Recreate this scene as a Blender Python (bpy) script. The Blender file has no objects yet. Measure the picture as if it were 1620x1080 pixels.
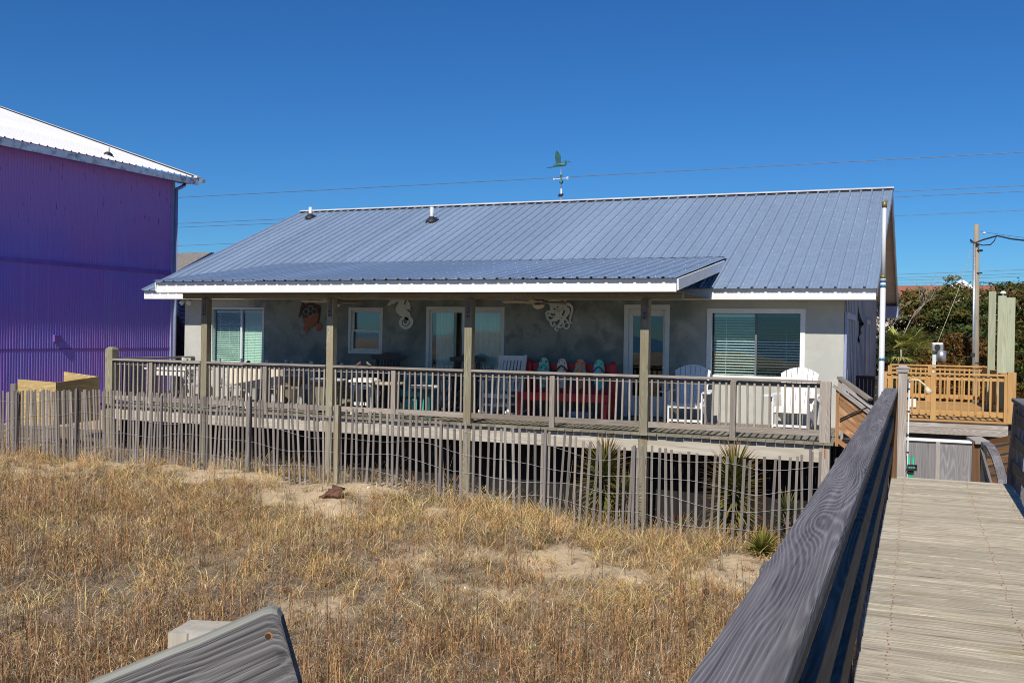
import bpy, math, random
import numpy as np
from mathutils import Vector, Matrix, Euler
random.seed(7); rng = np.random.default_rng(11)
PI = math.pi; R = math.radians
scene = bpy.context.scene
C = scene.collection
# ------------------------------------------------------------------ camera model (measured focal length, yaw, pitch, roll)
EYE = Vector((0.0, 0.0, 1.52))
FPX, YAW, PITCH, ROLL = 1548.6, R(22.434), R(-0.3716), R(0.927)
Fw = Vector((-math.sin(YAW)*math.cos(PITCH), math.cos(YAW)*math.cos(PITCH), math.sin(PITCH)))
Rt = Vector((math.cos(YAW), math.sin(YAW), 0.0)); Up = Rt.cross(Fw)
Rc = Rt*math.cos(ROLL)+Up*math.sin(ROLL); Uc = -Rt*math.sin(ROLL)+Up*math.cos(ROLL)
def P(u, v, X=None, Y=None, Z=None):
    """survey helper: the world point seen at photo pixel (u, v) on the plane X=, Y= or Z="""
    d = Fw + Rc*((u-810)/FPX) + Uc*((540-v)/FPX)
    s = (Y/d.y) if Y is not None else (X/d.x) if X is not None else (Z-EYE.z)/d.z
    return EYE + d*s
cam = bpy.data.cameras.new('camera'); camo = bpy.data.objects.new('camera', cam); C.objects.link(camo)
cam.sensor_width = 36; cam.lens = FPX/1620*36; cam.clip_start = 0.05; cam.clip_end = 9000
m = Matrix((Rc, Uc, -Fw)).transposed().to_4x4(); m.translation = EYE
camo.matrix_world = m; scene.camera = camo
# ------------------------------------------------------------------ light
SUN_EL, SUN_AZ = R(43), R(3.0)           # sun behind the camera, a little to the right of the walkway line
tos = Vector((math.sin(SUN_AZ)*math.cos(SUN_EL), -math.cos(SUN_AZ)*math.cos(SUN_EL), math.sin(SUN_EL)))
sl = bpy.data.lights.new('sun', 'SUN'); so = bpy.data.objects.new('sun', sl); C.objects.link(so)
sl.energy = 5.0; sl.angle = R(0.53); sl.color = (1.0, 0.935, 0.83)
so.rotation_euler = tos.to_track_quat('Z', 'Y').to_euler(); so.location = (4, -10, 20)
w = bpy.data.worlds.new('World'); scene.world = w; w.use_nodes = True
nt = w.node_tree; nt.nodes.clear()
def N(nt, t, **k):
    n = nt.nodes.new(t)
    for a, b in k.items(): setattr(n, a, b)
    return n
sky = N(nt, 'ShaderNodeTexSky', sky_type='NISHITA', sun_disc=False, sun_elevation=SUN_EL,
        sun_rotation=math.atan2(tos.x, tos.y), altitude=0, air_density=1.0, dust_density=0.0, ozone_density=4.0)
hs = N(nt, 'ShaderNodeHueSaturation'); hs.inputs['Saturation'].default_value = 1.15; hs.inputs['Hue'].default_value = 0.5
bgn = N(nt, 'ShaderNodeBackground'); bgn.inputs['Strength'].default_value = 0.087
wo = N(nt, 'ShaderNodeOutputWorld')
nt.links.new(sky.outputs[0], hs.inputs['Color']); tint = N(nt, 'ShaderNodeMix', data_type='RGBA', blend_type='MULTIPLY'); tint.inputs[0].default_value = 1.0; tint.inputs[7].default_value = (.345, .70, 1.05, 1)
nt.links.new(hs.outputs[0], tint.inputs[6]); nt.links.new(tint.outputs[2], bgn.inputs['Color']); nt.links.new(bgn.outputs[0], wo.inputs['Surface'])
scene.view_settings.view_transform = 'Standard'; scene.view_settings.look = 'None'; scene.view_settings.exposure = 0
scene.render.engine = 'CYCLES'; scene.cycles.max_bounces = 6; scene.cycles.transparent_max_bounces = 12
scene.cycles.use_denoising = True; scene.cycles.denoiser = 'OPENIMAGEDENOISE'; scene.cycles.denoising_input_passes = 'RGB_ALBEDO_NORMAL'; scene.cycles.denoising_prefilter = 'NONE'; scene.cycles.filter_width = 1.0
# ------------------------------------------------------------------ materials
def newmat(name):
    mt = bpy.data.materials.new(name); mt.use_nodes = True; t = mt.node_tree; t.nodes.clear()
    o = N(t, 'ShaderNodeOutputMaterial'); b = N(t, 'ShaderNodeBsdfPrincipled'); t.links.new(b.outputs[0], o.inputs[0])
    return mt, t, b
def rgb(c): return (c[0], c[1], c[2], 1.0)
def noise(t, vec, scale, detail=3, rough=0.55, dist=0.0):
    n = N(t, 'ShaderNodeTexNoise'); n.inputs['Scale'].default_value = scale; n.inputs['Detail'].default_value = detail
    n.inputs['Roughness'].default_value = rough; n.inputs['Distortion'].default_value = dist
    if vec is not None: t.links.new(vec, n.inputs['Vector'])
    return n.outputs['Fac']
def mapping(t, vec, scale, loc=(0, 0, 0)):
    n = N(t, 'ShaderNodeMapping'); n.inputs['Scale'].default_value = scale; n.inputs['Location'].default_value = loc
    t.links.new(vec, n.inputs['Vector']); return n.outputs[0]
def math_(t, op, a, b=None, c=None):
    n = N(t, 'ShaderNodeMath', operation=op)
    for i, x in enumerate((a, b, c)):
        if x is None: continue
        if isinstance(x, (int, float)): n.inputs[i].default_value = x
        else: t.links.new(x, n.inputs[i])
    return n.outputs[0]
def rng_(t, v, a, b, c=0.0, d=1.0, smooth=False):
    n = N(t, 'ShaderNodeMapRange'); n.inputs[1].default_value = a; n.inputs[2].default_value = b
    n.inputs[3].default_value = c; n.inputs[4].default_value = d
    if smooth: n.interpolation_type = 'SMOOTHSTEP'
    t.links.new(v, n.inputs[0]); return n.outputs[0]
def mixc(t, f, a, b, mode='MIX'):
    n = N(t, 'ShaderNodeMix', data_type='RGBA', blend_type=mode)
    if isinstance(f, (int, float)): n.inputs[0].default_value = f
    else: t.links.new(f, n.inputs[0])
    for i, x in ((6, a), (7, b)):
        if isinstance(x, tuple): n.inputs[i].default_value = rgb(x)
        else: t.links.new(x, n.inputs[i])
    return n.outputs[2]
def bump(t, b, h, strength=0.3, dist=0.01):
    n = N(t, 'ShaderNodeBump'); n.inputs['Strength'].default_value = strength; n.inputs['Distance'].default_value = dist
    t.links.new(h, n.inputs['Height']); t.links.new(n.outputs[0], b.inputs['Normal'])
def attr(t, name, out='Vector'):
    n = N(t, 'ShaderNodeAttribute', attribute_name=name); return n.outputs[out]
def objco(t): return N(t, 'ShaderNodeTexCoord').outputs['Object']
def paint(name, col, rough=0.5, metal=0.0, var=0.12, dirt=None, dirtamt=0.3, scale=3.0, spec=0.5, bmp=0.0):
    mt, t, b = newmat(name); co = objco(t)
    n1 = noise(t, co, scale, 4); n2 = noise(t, co, scale*14, 3)
    f = rng_(t, math_(t, 'ADD', math_(t, 'MULTIPLY', n1, .7), math_(t, 'MULTIPLY', n2, .3)), .35, .65)
    a = tuple(max(0, x*(1-var)) for x in col); c = tuple(min(1, x*(1+var)) for x in col)
    cc = mixc(t, f, a, c)
    if dirt: cc = mixc(t, math_(t, 'MULTIPLY', rng_(t, noise(t, co, scale*2.3, 5, .65), .5, .72), dirtamt), cc, dirt)
    t.links.new(cc, b.inputs['Base Color'])
    b.inputs['Metallic'].default_value = metal; b.inputs['Specular IOR Level'].default_value = spec
    t.links.new(rng_(t, n2, .3, .7, max(.05, rough-.12), min(1, rough+.12)), b.inputs['Roughness'])
    if bmp: bump(t, b, n2, bmp, .01)
    return mt
def wood(name, c1, c2, c3=None, ring=70.0, ringamt=.5, streak=.6, patch=.5, rough=.8, bmp=.35, var=.3, stain=None, freq=6.0):
    """weathered board: contour bands of a noise stretched along the board give flat-sawn grain"""
    mt, t, b = newmat(name); g = attr(t, 'gc')
    big = noise(t, mapping(t, g, (.5, freq, freq)), 1.0, 1.5, .4)
    jit = noise(t, mapping(t, g, (2.5, 60, 60)), 1.0, 2, .6)
    rings = math_(t, 'POWER', math_(t, 'ADD', math_(t, 'MULTIPLY', math_(t, 'SINE', math_(t, 'ADD', math_(t, 'MULTIPLY', big, ring), math_(t, 'MULTIPLY', jit, 3.0))), .499), .5), 1.7)
    rings = math_(t, 'MULTIPLY', rings, rng_(t, noise(t, mapping(t, g, (1.1, 9, 9), (5, 1, 2)), 1.0, 2, .5), .3, .65, .35, 1.25))
    fine = noise(t, mapping(t, g, (4, 170, 170)), 1.0, 3, .7)
    mid = noise(t, mapping(t, g, (1.2, 34, 34)), 1.0, 3, .65)
    pt = noise(t, mapping(t, g, (.9, 4, 4)), 1.0, 3, .6)
    f = math_(t, 'ADD', math_(t, 'MULTIPLY', rings, ringamt*.5), math_(t, 'ADD', math_(t, 'MULTIPLY', fine, streak*.6), math_(t, 'MULTIPLY', mid, streak*.7)))
    tot = ringamt*.25+streak*.65
    f = rng_(t, f, tot-.28, tot+.28)
    cc = mixc(t, f, c1, c2)
    if c3: cc = mixc(t, math_(t, 'MULTIPLY', rng_(t, pt, .45, .68, smooth=True), patch), cc, c3)
    crk = rng_(t, noise(t, mapping(t, g, (1.6, 95, 95), (3, 8, 1)), 1.0, 2, .5), .66, .72)
    cc = mixc(t, math_(t, 'MULTIPLY', crk, .65), cc, tuple(x*.3 for x in c1))
    kn = N(t, 'ShaderNodeTexVoronoi'); kn.inputs['Scale'].default_value = 1.0; t.links.new(mapping(t, g, (1.3, 7, 7)), kn.inputs['Vector'])
    cc = mixc(t, math_(t, 'MULTIPLY', rng_(t, kn.outputs['Distance'], .03, .10, 1, 0), .6), cc, tuple(x*.35 for x in c1))
    if stain: cc = mixc(t, math_(t, 'MULTIPLY', rng_(t, noise(t, mapping(t, g, (1.5, 7, 7), (9, 3, 2)), 1., 4, .7), .56, .7), .7), cc, stain)
    v = rng_(t, attr(t, 'rnd', 'Fac'), 0, 1, 1-var, 1+var*.75)
    sc = N(t, 'ShaderNodeVectorMath', operation='SCALE'); t.links.new(cc, sc.inputs[0]); t.links.new(v, sc.inputs['Scale'])
    t.links.new(sc.outputs[0], b.inputs['Base Color']); b.inputs['Roughness'].default_value = rough; b.inputs['Specular IOR Level'].default_value = .25
    bump(t, b, f, bmp, .004)
    return mt
def flat_attr(name, rough=.8, trans=0.0, var=.25):
    """vegetation and other meshes that carry their colour in the 'col' attribute"""
    mt, t, b = newmat(name)
    cc = attr(t, 'col', 'Color')
    t.links.new(cc, b.inputs['Base Color']); b.inputs['Roughness'].default_value = rough; b.inputs['Specular IOR Level'].default_value = .2
    if trans:
        tr = N(t, 'ShaderNodeBsdfTranslucent'); t.links.new(cc, tr.inputs[0]); mx = N(t, 'ShaderNodeMixShader'); mx.inputs[0].default_value = trans
        t.links.new(b.outputs[0], mx.inputs[1]); t.links.new(tr.outputs[0], mx.inputs[2])
        t.links.new(mx.outputs[0], t.nodes['Material Output'].inputs[0])
    return mt
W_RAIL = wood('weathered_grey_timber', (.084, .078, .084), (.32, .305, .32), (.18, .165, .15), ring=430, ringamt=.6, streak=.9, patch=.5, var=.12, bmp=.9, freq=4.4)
W_SIDE = wood('shaded_rail_board', (.05, .044, .036), (.17, .15, .125), None, ring=200, ringamt=.5, streak=.9, var=.2, bmp=.6, freq=4)  # darker, warmer copy of the rail timber: shade put into the colour
W_BOARD = wood('split_grey_board', (.045, .042, .042), (.24, .23, .228), (.05, .045, .042), ring=260, ringamt=.45, streak=.9, patch=.85, var=.05, bmp=.9, freq=5)
W_EDGE = wood('lichen_pale_board_edge', (.15, .15, .13), (.32, .325, .28), (.2, .2, .16), ring=60, ringamt=.3, streak=.8, patch=.5, var=.05)
W_DECK = wood('bleached_deck_boards', (.26, .22, .155), (.76, .685, .54), (.55, .49, .375), ring=160, ringamt=.35, streak=.85, patch=.45, var=.17, stain=(.30, .265, .14), bmp=.8)
W_FLOOR = wood('porch_floor_boards', (.17, .155, .115), (.32, .295, .22), (.24, .22, .17), ring=120, ringamt=.3, streak=.8, patch=.5, var=.2, bmp=.5)
W_CEIL = wood('porch_ceiling_boards', (.10, .085, .06), (.20, .17, .12), None, ring=100, ringamt=.4, var=.2)
W_PORCH = wood('porch_timber_grey', (.21, .18, .15), (.43, .38, .33), (.30, .24, .18), ring=150, ringamt=.4, patch=.5, var=.3)
W_TREAT = wood('treated_post_timber', (.20, .18, .12), (.40, .37, .26), (.26, .20, .12), ring=220, ringamt=.6, streak=.6, patch=.5, var=.18)
W_GREEN = wood('fresh_treated_lumber', (.30, .33, .22), (.47, .49, .36), (.36, .35, .24), ring=60, ringamt=.4, streak=.5, patch=.4, var=.12)
W_BEAM = wood('pale_fascia_timber', (.36, .32, .25), (.60, .56, .48), (.40, .33, .24), ring=40, ringamt=.4, streak=.6, patch=.5, var=.12)
W_SLAT = wood('sand_fence_lath', (.13, .115, .105), (.32, .29, .265), (.20, .165, .135), ring=60, ringamt=.2, streak=.9, patch=.6, var=.35)
W_STAKE = wood('fence_stake_timber', (.12, .11, .105), (.25, .23, .22), None, ring=60, ringamt=.4, var=.2)
W_ORANGE = wood('cedar_stained_deck', (.36, .20, .075), (.58, .36, .15), (.46, .275, .10), ring=40, ringamt=.3, streak=.4, patch=.4, var=.14, bmp=.2)
W_OGREY = wood('weathered_beam_timber', (.26, .235, .21), (.50, .47, .44), (.30, .24, .19), ring=170, ringamt=.6, streak=.6, patch=.5, var=.12)
W_CEDAR = wood('red_brown_cedar_plank', (.28, .13, .055), (.55, .33, .17), (.38, .20, .09), ring=75, ringamt=.8, streak=.4, patch=.5, var=.25)
W_BROWN = wood('dark_brown_timber', (.085, .045, .022), (.19, .105, .055), None, ring=40, ringamt=.4, var=.25)
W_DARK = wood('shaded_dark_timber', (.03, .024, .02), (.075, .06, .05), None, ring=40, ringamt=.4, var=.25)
W_PLY = wood('raw_plywood', (.40, .28, .11), (.66, .50, .25), (.52, .36, .15), ring=160, ringamt=.8, streak=.4, patch=.4, var=.1, freq=3)
W_GREYPLY = wood('grey_weathered_plywood', (.17, .165, .17), (.36, .35, .35), (.24, .22, .21), ring=120, ringamt=.5, streak=.8, patch=.6, var=.15, freq=4)
W_POLE = wood('utility_pole_timber', (.24, .20, .15), (.42, .36, .28), None, ring=30, ringamt=.3, var=.1)
WHITE = paint('white_trim_paint', (.80, .80, .79), .45, var=.04, dirt=(.55, .53, .48), dirtamt=.25)
WHITEP = paint('white_chair_paint', (.80, .80, .78), .4, var=.03)
WHITEG = paint('dull_white_frame', (.62, .66, .66), .45, var=.06)
CREAM = paint('cream_panel_paint', (.74, .67, .55), .5, var=.05)
TAUPE = paint('taupe_tub_plastic', (.26, .23, .16), .6, var=.12)
TEAL = paint('turquoise_chair_paint', (.10, .52, .50), .45, var=.08)
RED = paint('red_bench_paint', (.55, .022, .03), .45, var=.15)
DBROWN = paint('dark_rocker_stain', (.055, .038, .03), .5, var=.2)
BLACK = paint('black_rubber', (.015, .015, .016), .6, var=.2)
STEEL = paint('galvanised_steel', (.42, .44, .46), .42, metal=.75, var=.12)
RUSTSTEEL = paint('rust_stained_bracket', (.20, .16, .14), .7, metal=.3, var=.3, dirt=(.22, .07, .02), dirtamt=.9, scale=9)
RUST = paint('rust_streak', (.36, .13, .035), .9, var=.35, scale=12)
PVC = paint('white_pipe', (.62, .63, .64), .35, var=.03)
BLUEBAND = paint('blue_band', (.06, .20, .34), .4)
COPPER = paint('verdigris_copper', (.045, .16, .135), .55, metal=.3, var=.35, dirt=(.10, .07, .05), dirtamt=.6, scale=14)
FANCREAM = paint('fan_blade_cream', (.66, .56, .38), .45, var=.06)
FANWOOD = paint('fan_blade_honey', (.50, .25, .06), .45, var=.12)
ORN = paint('grey_green_ornament', (.64, .68, .62), .6, var=.06)
DARKHOLE = paint('dark_shade', (.02, .022, .022), .8)
SHELLDK = paint('turtle_shell_dark', (.055, .045, .04), .6, var=.3)
SHELLRD = paint('turtle_shell_rust', (.33, .11, .05), .65, var=.25, scale=8)
LINEGREY = paint('turtle_line_grey', (.45, .46, .43), .6)
GREENHOSE = paint('green_plastic', (.02, .42, .24), .35)
CURTAIN = paint('sheer_white_curtain', (.88, .92, .93), .8, var=.06)
BLIND = paint('blind_slats', (.80, .83, .79), .5, var=.03)
GABLE = paint('gable_siding_taupe', (.40, .37, .35), .75, var=.1)
SIDEW = paint('side_wall_grey_blue', (.33, .35, .39), .7, var=.12)
SHINGLE = paint('grey_shingles', (.20, .18, .16), .9, var=.35, scale=9)
NAVY = paint('navy_trim', (.05, .08, .15), .5)
BLUESIDE = paint('blue_grey_siding', (.26, .31, .36), .6)
REDROOF = paint('terracotta_roof', (.34, .13, .075), .8, var=.2, scale=2)
WIREF = paint('fence_wire', (.46, .46, .46), .5, metal=.3)
WIRE = paint('dull_wire', (.13, .14, .16), .5, metal=.4)
WIREDK = paint('black_cable', (.02, .02, .022), .6)
ROPE = paint('tan_guy_rope', (.42, .36, .24), .8)
KNOB = paint('brushed_knob', (.45, .43, .40), .3, metal=.8)
CLOUDY = paint('frosted_bowl', (.66, .60, .46), .4)
DOORBLUE = paint('blue_grey_door', (.14, .22, .34), .5, var=.08)

def stucco():
    mt, t, b = newmat('mottled_green_grey_stucco'); co = objco(t)
    n1 = noise(t, co, .95, 4, .6, .6); n2 = noise(t, co, 2.6, 5, .65, .4); n3 = noise(t, co, 45, 3, .6)
    cc = mixc(t, rng_(t, n1, .38, .62, smooth=True), (.175, .205, .19), (.29, .31, .28))
    cc = mixc(t, math_(t, 'MULTIPLY', rng_(t, n2, .47, .66, smooth=True), .6), cc, (.11, .145, .135))
    cc = mixc(t, math_(t, 'MULTIPLY', rng_(t, noise(t, co, 1.9, 4, .6, .3), .56, .70, smooth=True), .5), cc, (.46, .455, .42))
    # sunlight painted in: plaster made lighter outside the porch, where sun falls (object x = distance from the house centre)
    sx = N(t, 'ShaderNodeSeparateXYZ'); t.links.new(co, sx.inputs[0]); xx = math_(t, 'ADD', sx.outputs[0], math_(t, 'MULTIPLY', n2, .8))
    lit_ends = math_(t, 'MAXIMUM', rng_(t, xx, 4.6, 5.6, smooth=True), rng_(t, xx, -4.6, -5.4, smooth=True))
    cc = mixc(t, math_(t, 'MULTIPLY', lit_ends, .62), cc, (.60, .585, .53))
    t.links.new(cc, b.inputs['Base Color']); b.inputs['Roughness'].default_value = .85; bump(t, b, math_(t, 'ADD', n3, n2), .25, .006)
    return mt
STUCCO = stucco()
def roofmetal(name, col, metal, rough):
    mt, t, b = newmat(name); co = objco(t)
    n1 = noise(t, mapping(t, co, (1.1, .25, .25)), 1.0, 4, .6); n2 = noise(t, co, 7, 4, .65); n3 = noise(t, mapping(t, co, (14, .6, .6)), 1., 3, .6)
    f = rng_(t, math_(t, 'ADD', math_(t, 'MULTIPLY', n1, .5), math_(t, 'ADD', math_(t, 'MULTIPLY', n2, .25), math_(t, 'MULTIPLY', n3, .25))), .36, .64)
    cc = mixc(t, f, tuple(x*.95 for x in col), tuple(min(1, x*1.05) for x in col))
    pn = noise(t, mapping(t, co, (1.05, .06, .06)), 1.0, 1.5, .5); st = noise(t, mapping(t, co, (5.5, .22, .22), (3, 0, 0)), 1.0, 4, .65)  # paler panels and dark streaks paint an uneven sheen into the colour
    cc = mixc(t, math_(t, 'MULTIPLY', rng_(t, pn, .45, .66, smooth=True), .40), cc, tuple(min(1, x*1.22+.03) for x in col))
    cc = mixc(t, math_(t, 'MULTIPLY', rng_(t, st, .53, .72), .30), cc, tuple(x*.72+.02 for x in col))
    cc = mixc(t, math_(t, 'MULTIPLY', rng_(t, noise(t, co, 3.3, 5, .7), .62, .75), .15), cc, tuple(min(1, x*1.3) for x in col))
    t.links.new(cc, b.inputs['Base Color']); b.inputs['Metallic'].default_value = metal
    t.links.new(rng_(t, n2, .3, .7, rough-.08, rough+.1), b.inputs['Roughness']); return mt
ROOF = roofmetal('galvanised_roof_sheet', (.32, .41, .53), .38, .40)
ROOFSHADE = paint('roof_edge_trim', (.40, .43, .50), .45, metal=.3, var=.06)
ROOFWHITE = roofmetal('pale_roof_sheet', (.58, .58, .585), .05, .6)
PEEL = paint('peeling_blue_white_fascia', (.42, .50, .62), .7, var=.15, dirt=(.05, .05, .06), dirtamt=1.0, scale=2.2)
SCREW = paint('bright_screw_head', (.75, .77, .8), .3, metal=.2)

def purple():
    mt, t, b = newmat('faded_purple_siding'); co = objco(t)
    sep = N(t, 'ShaderNodeSeparateXYZ'); t.links.new(co, sep.inputs[0])
    st = noise(t, mapping(t, co, (1, 9, .12)), 1., 3, .6); big = noise(t, co, .45, 3, .5, .3)
    cc = mixc(t, rng_(t, big, .40, .62, smooth=True), (.25, .19, .66), (.32, .17, .62))
    cc = mixc(t, math_(t, 'MULTIPLY', rng_(t, st, .55, .72), .55), cc, (.28, .27, .66))
    # the top metre is a redder purple than the rest
    cc = mixc(t, rng_(t, math_(t, 'ADD', sep.outputs[2], math_(t, 'MULTIPLY', big, 1.2)), 4.3, 5.9, 0, .85, True), cc, (.46, .215, .54))
    fl = noise(t, mapping(t, co, (1, 16, 2.2)), 1., 4, .7)
    up = rng_(t, sep.outputs[2], 4.3, 4.9)
    cc = mixc(t, math_(t, 'MULTIPLY', math_(t, 'MULTIPLY', rng_(t, fl, .62, .68), up), .8), cc, (.05, .03, .05))
    cc = mixc(t, rng_(t, math_(t, 'ADD', sep.outputs[2], math_(t, 'MULTIPLY', big, 1.0)), .2, 1.4, .75, 0, True), cc, (.40, .12, .46))
    t.links.new(cc, b.inputs['Base Color']); b.inputs['Roughness'].default_value = .55; b.inputs['Specular IOR Level'].default_value = .35
    return mt
PURPLE = purple()
PURPLETRIM = paint('purple_trim_board', (.20, .10, .44), .6, var=.2)
SLATEBLUE = paint('slate_blue_corner_trim', (.28, .32, .50), .5, var=.12)

def glass(name, tint, refl=.28, rough=.0):
    mt = bpy.data.materials.new(name); mt.use_nodes = True; t = mt.node_tree; t.nodes.clear()
    o = N(t, 'ShaderNodeOutputMaterial'); tr = N(t, 'ShaderNodeBsdfTransparent'); tr.inputs[0].default_value = rgb(tint)
    gl = N(t, 'ShaderNodeBsdfGlossy'); gl.inputs['Roughness'].default_value = rough; gl.inputs[0].default_value = (.9, .95, 1, 1)
    lw = N(t, 'ShaderNodeLayerWeight'); lw.inputs[0].default_value = .25
    wob = N(t, 'ShaderNodeBump'); wob.inputs['Strength'].default_value = .05; wob.inputs['Distance'].default_value = .02
    t.links.new(noise(t, objco(t), 1.6, 1), wob.inputs['Height']); t.links.new(wob.outputs[0], gl.inputs['Normal'])
    f = rng_(t, lw.outputs['Fresnel'], 0, 1, refl, 1.0)
    mx = N(t, 'ShaderNodeMixShader'); t.links.new(f, mx.inputs[0]); t.links.new(tr.outputs[0], mx.inputs[1]); t.links.new(gl.outputs[0], mx.inputs[2])
    t.links.new(mx.outputs[0], o.inputs[0]); return mt
GL_CLEAR = glass('window_glass', (.86, .93, .92), .05)
GL_GREEN = glass('green_tinted_glass', (.88, .98, .93), .09)
GL_DARK = glass('dark_door_glass', (.40, .47, .52), .05)
GL_DIM = glass('insect_screened_pane', (.50, .56, .58), .04)
GL_SCREEN = glass('screened_window_glass', (.42, .46, .50), .10, .05)

VEG = flat_attr('foliage_leaves', .7, .18)
GRASSM = flat_attr('dry_grass_blades', .85, .12)
BARK = paint('grey_brown_bark', (.13, .10, .075), .9, var=.35, scale=12, bmp=.5)
DEADWD = paint('bleached_dead_branches', (.30, .26, .22), .9, var=.2)

def sandmat():
    mt, t, b = newmat('dune_sand'); co = objco(t)
    n1 = noise(t, co, .5, 5, .6); n2 = noise(t, co, 6, 5, .65); n3 = noise(t, co, 60, 3, .6); n4 = noise(t, co, 1.7, 5, .65, .4)
    cc = mixc(t, rng_(t, n2, .35, .65), (.52, .395, .245), (.62, .49, .325))
    cc = mixc(t, math_(t, 'MULTIPLY', rng_(t, n4, .50, .66, smooth=True), .75), cc, (.20, .155, .105))      # thatch and litter
    cc = mixc(t, math_(t, 'MULTIPLY', rng_(t, n3, .58, .70), .55), cc, (.19, .155, .12))
    cc = mixc(t, math_(t, 'MULTIPLY', rng_(t, attr(t, 'dens', 'Fac'), .25, .75, smooth=True), .85), cc, mixc(t, rng_(t, n3, .4, .6), (.075, .058, .042), (.24, .19, .14)))  # dark soil under dense grass: shade between blades painted into the sand
    cc = mixc(t, math_(t, 'MULTIPLY', rng_(t, n3, .66, .74), rng_(t, n1, .4, .6)), cc, (.62, .60, .57))
    t.links.new(cc, b.inputs['Base Color']); b.inputs['Roughness'].default_value = .95; b.inputs['Specular IOR Level'].default_value = .1
    bump(t, b, math_(t, 'ADD', math_(t, 'MULTIPLY', n3, .6), math_(t, 'ADD', n2, n4)), .7, .03); return mt
SAND = sandmat()
def watermat():
    mt, t, b = newmat('sea_water'); co = objco(t)
    b.inputs['Base Color'].default_value = (.012, .05, .085, 1); b.inputs['Roughness'].default_value = .18
    bump(t, b, noise(t, mapping(t, co, (.15, .5, .5)), 1., 4, .6), .6, .5); return mt
SEA = watermat()
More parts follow.
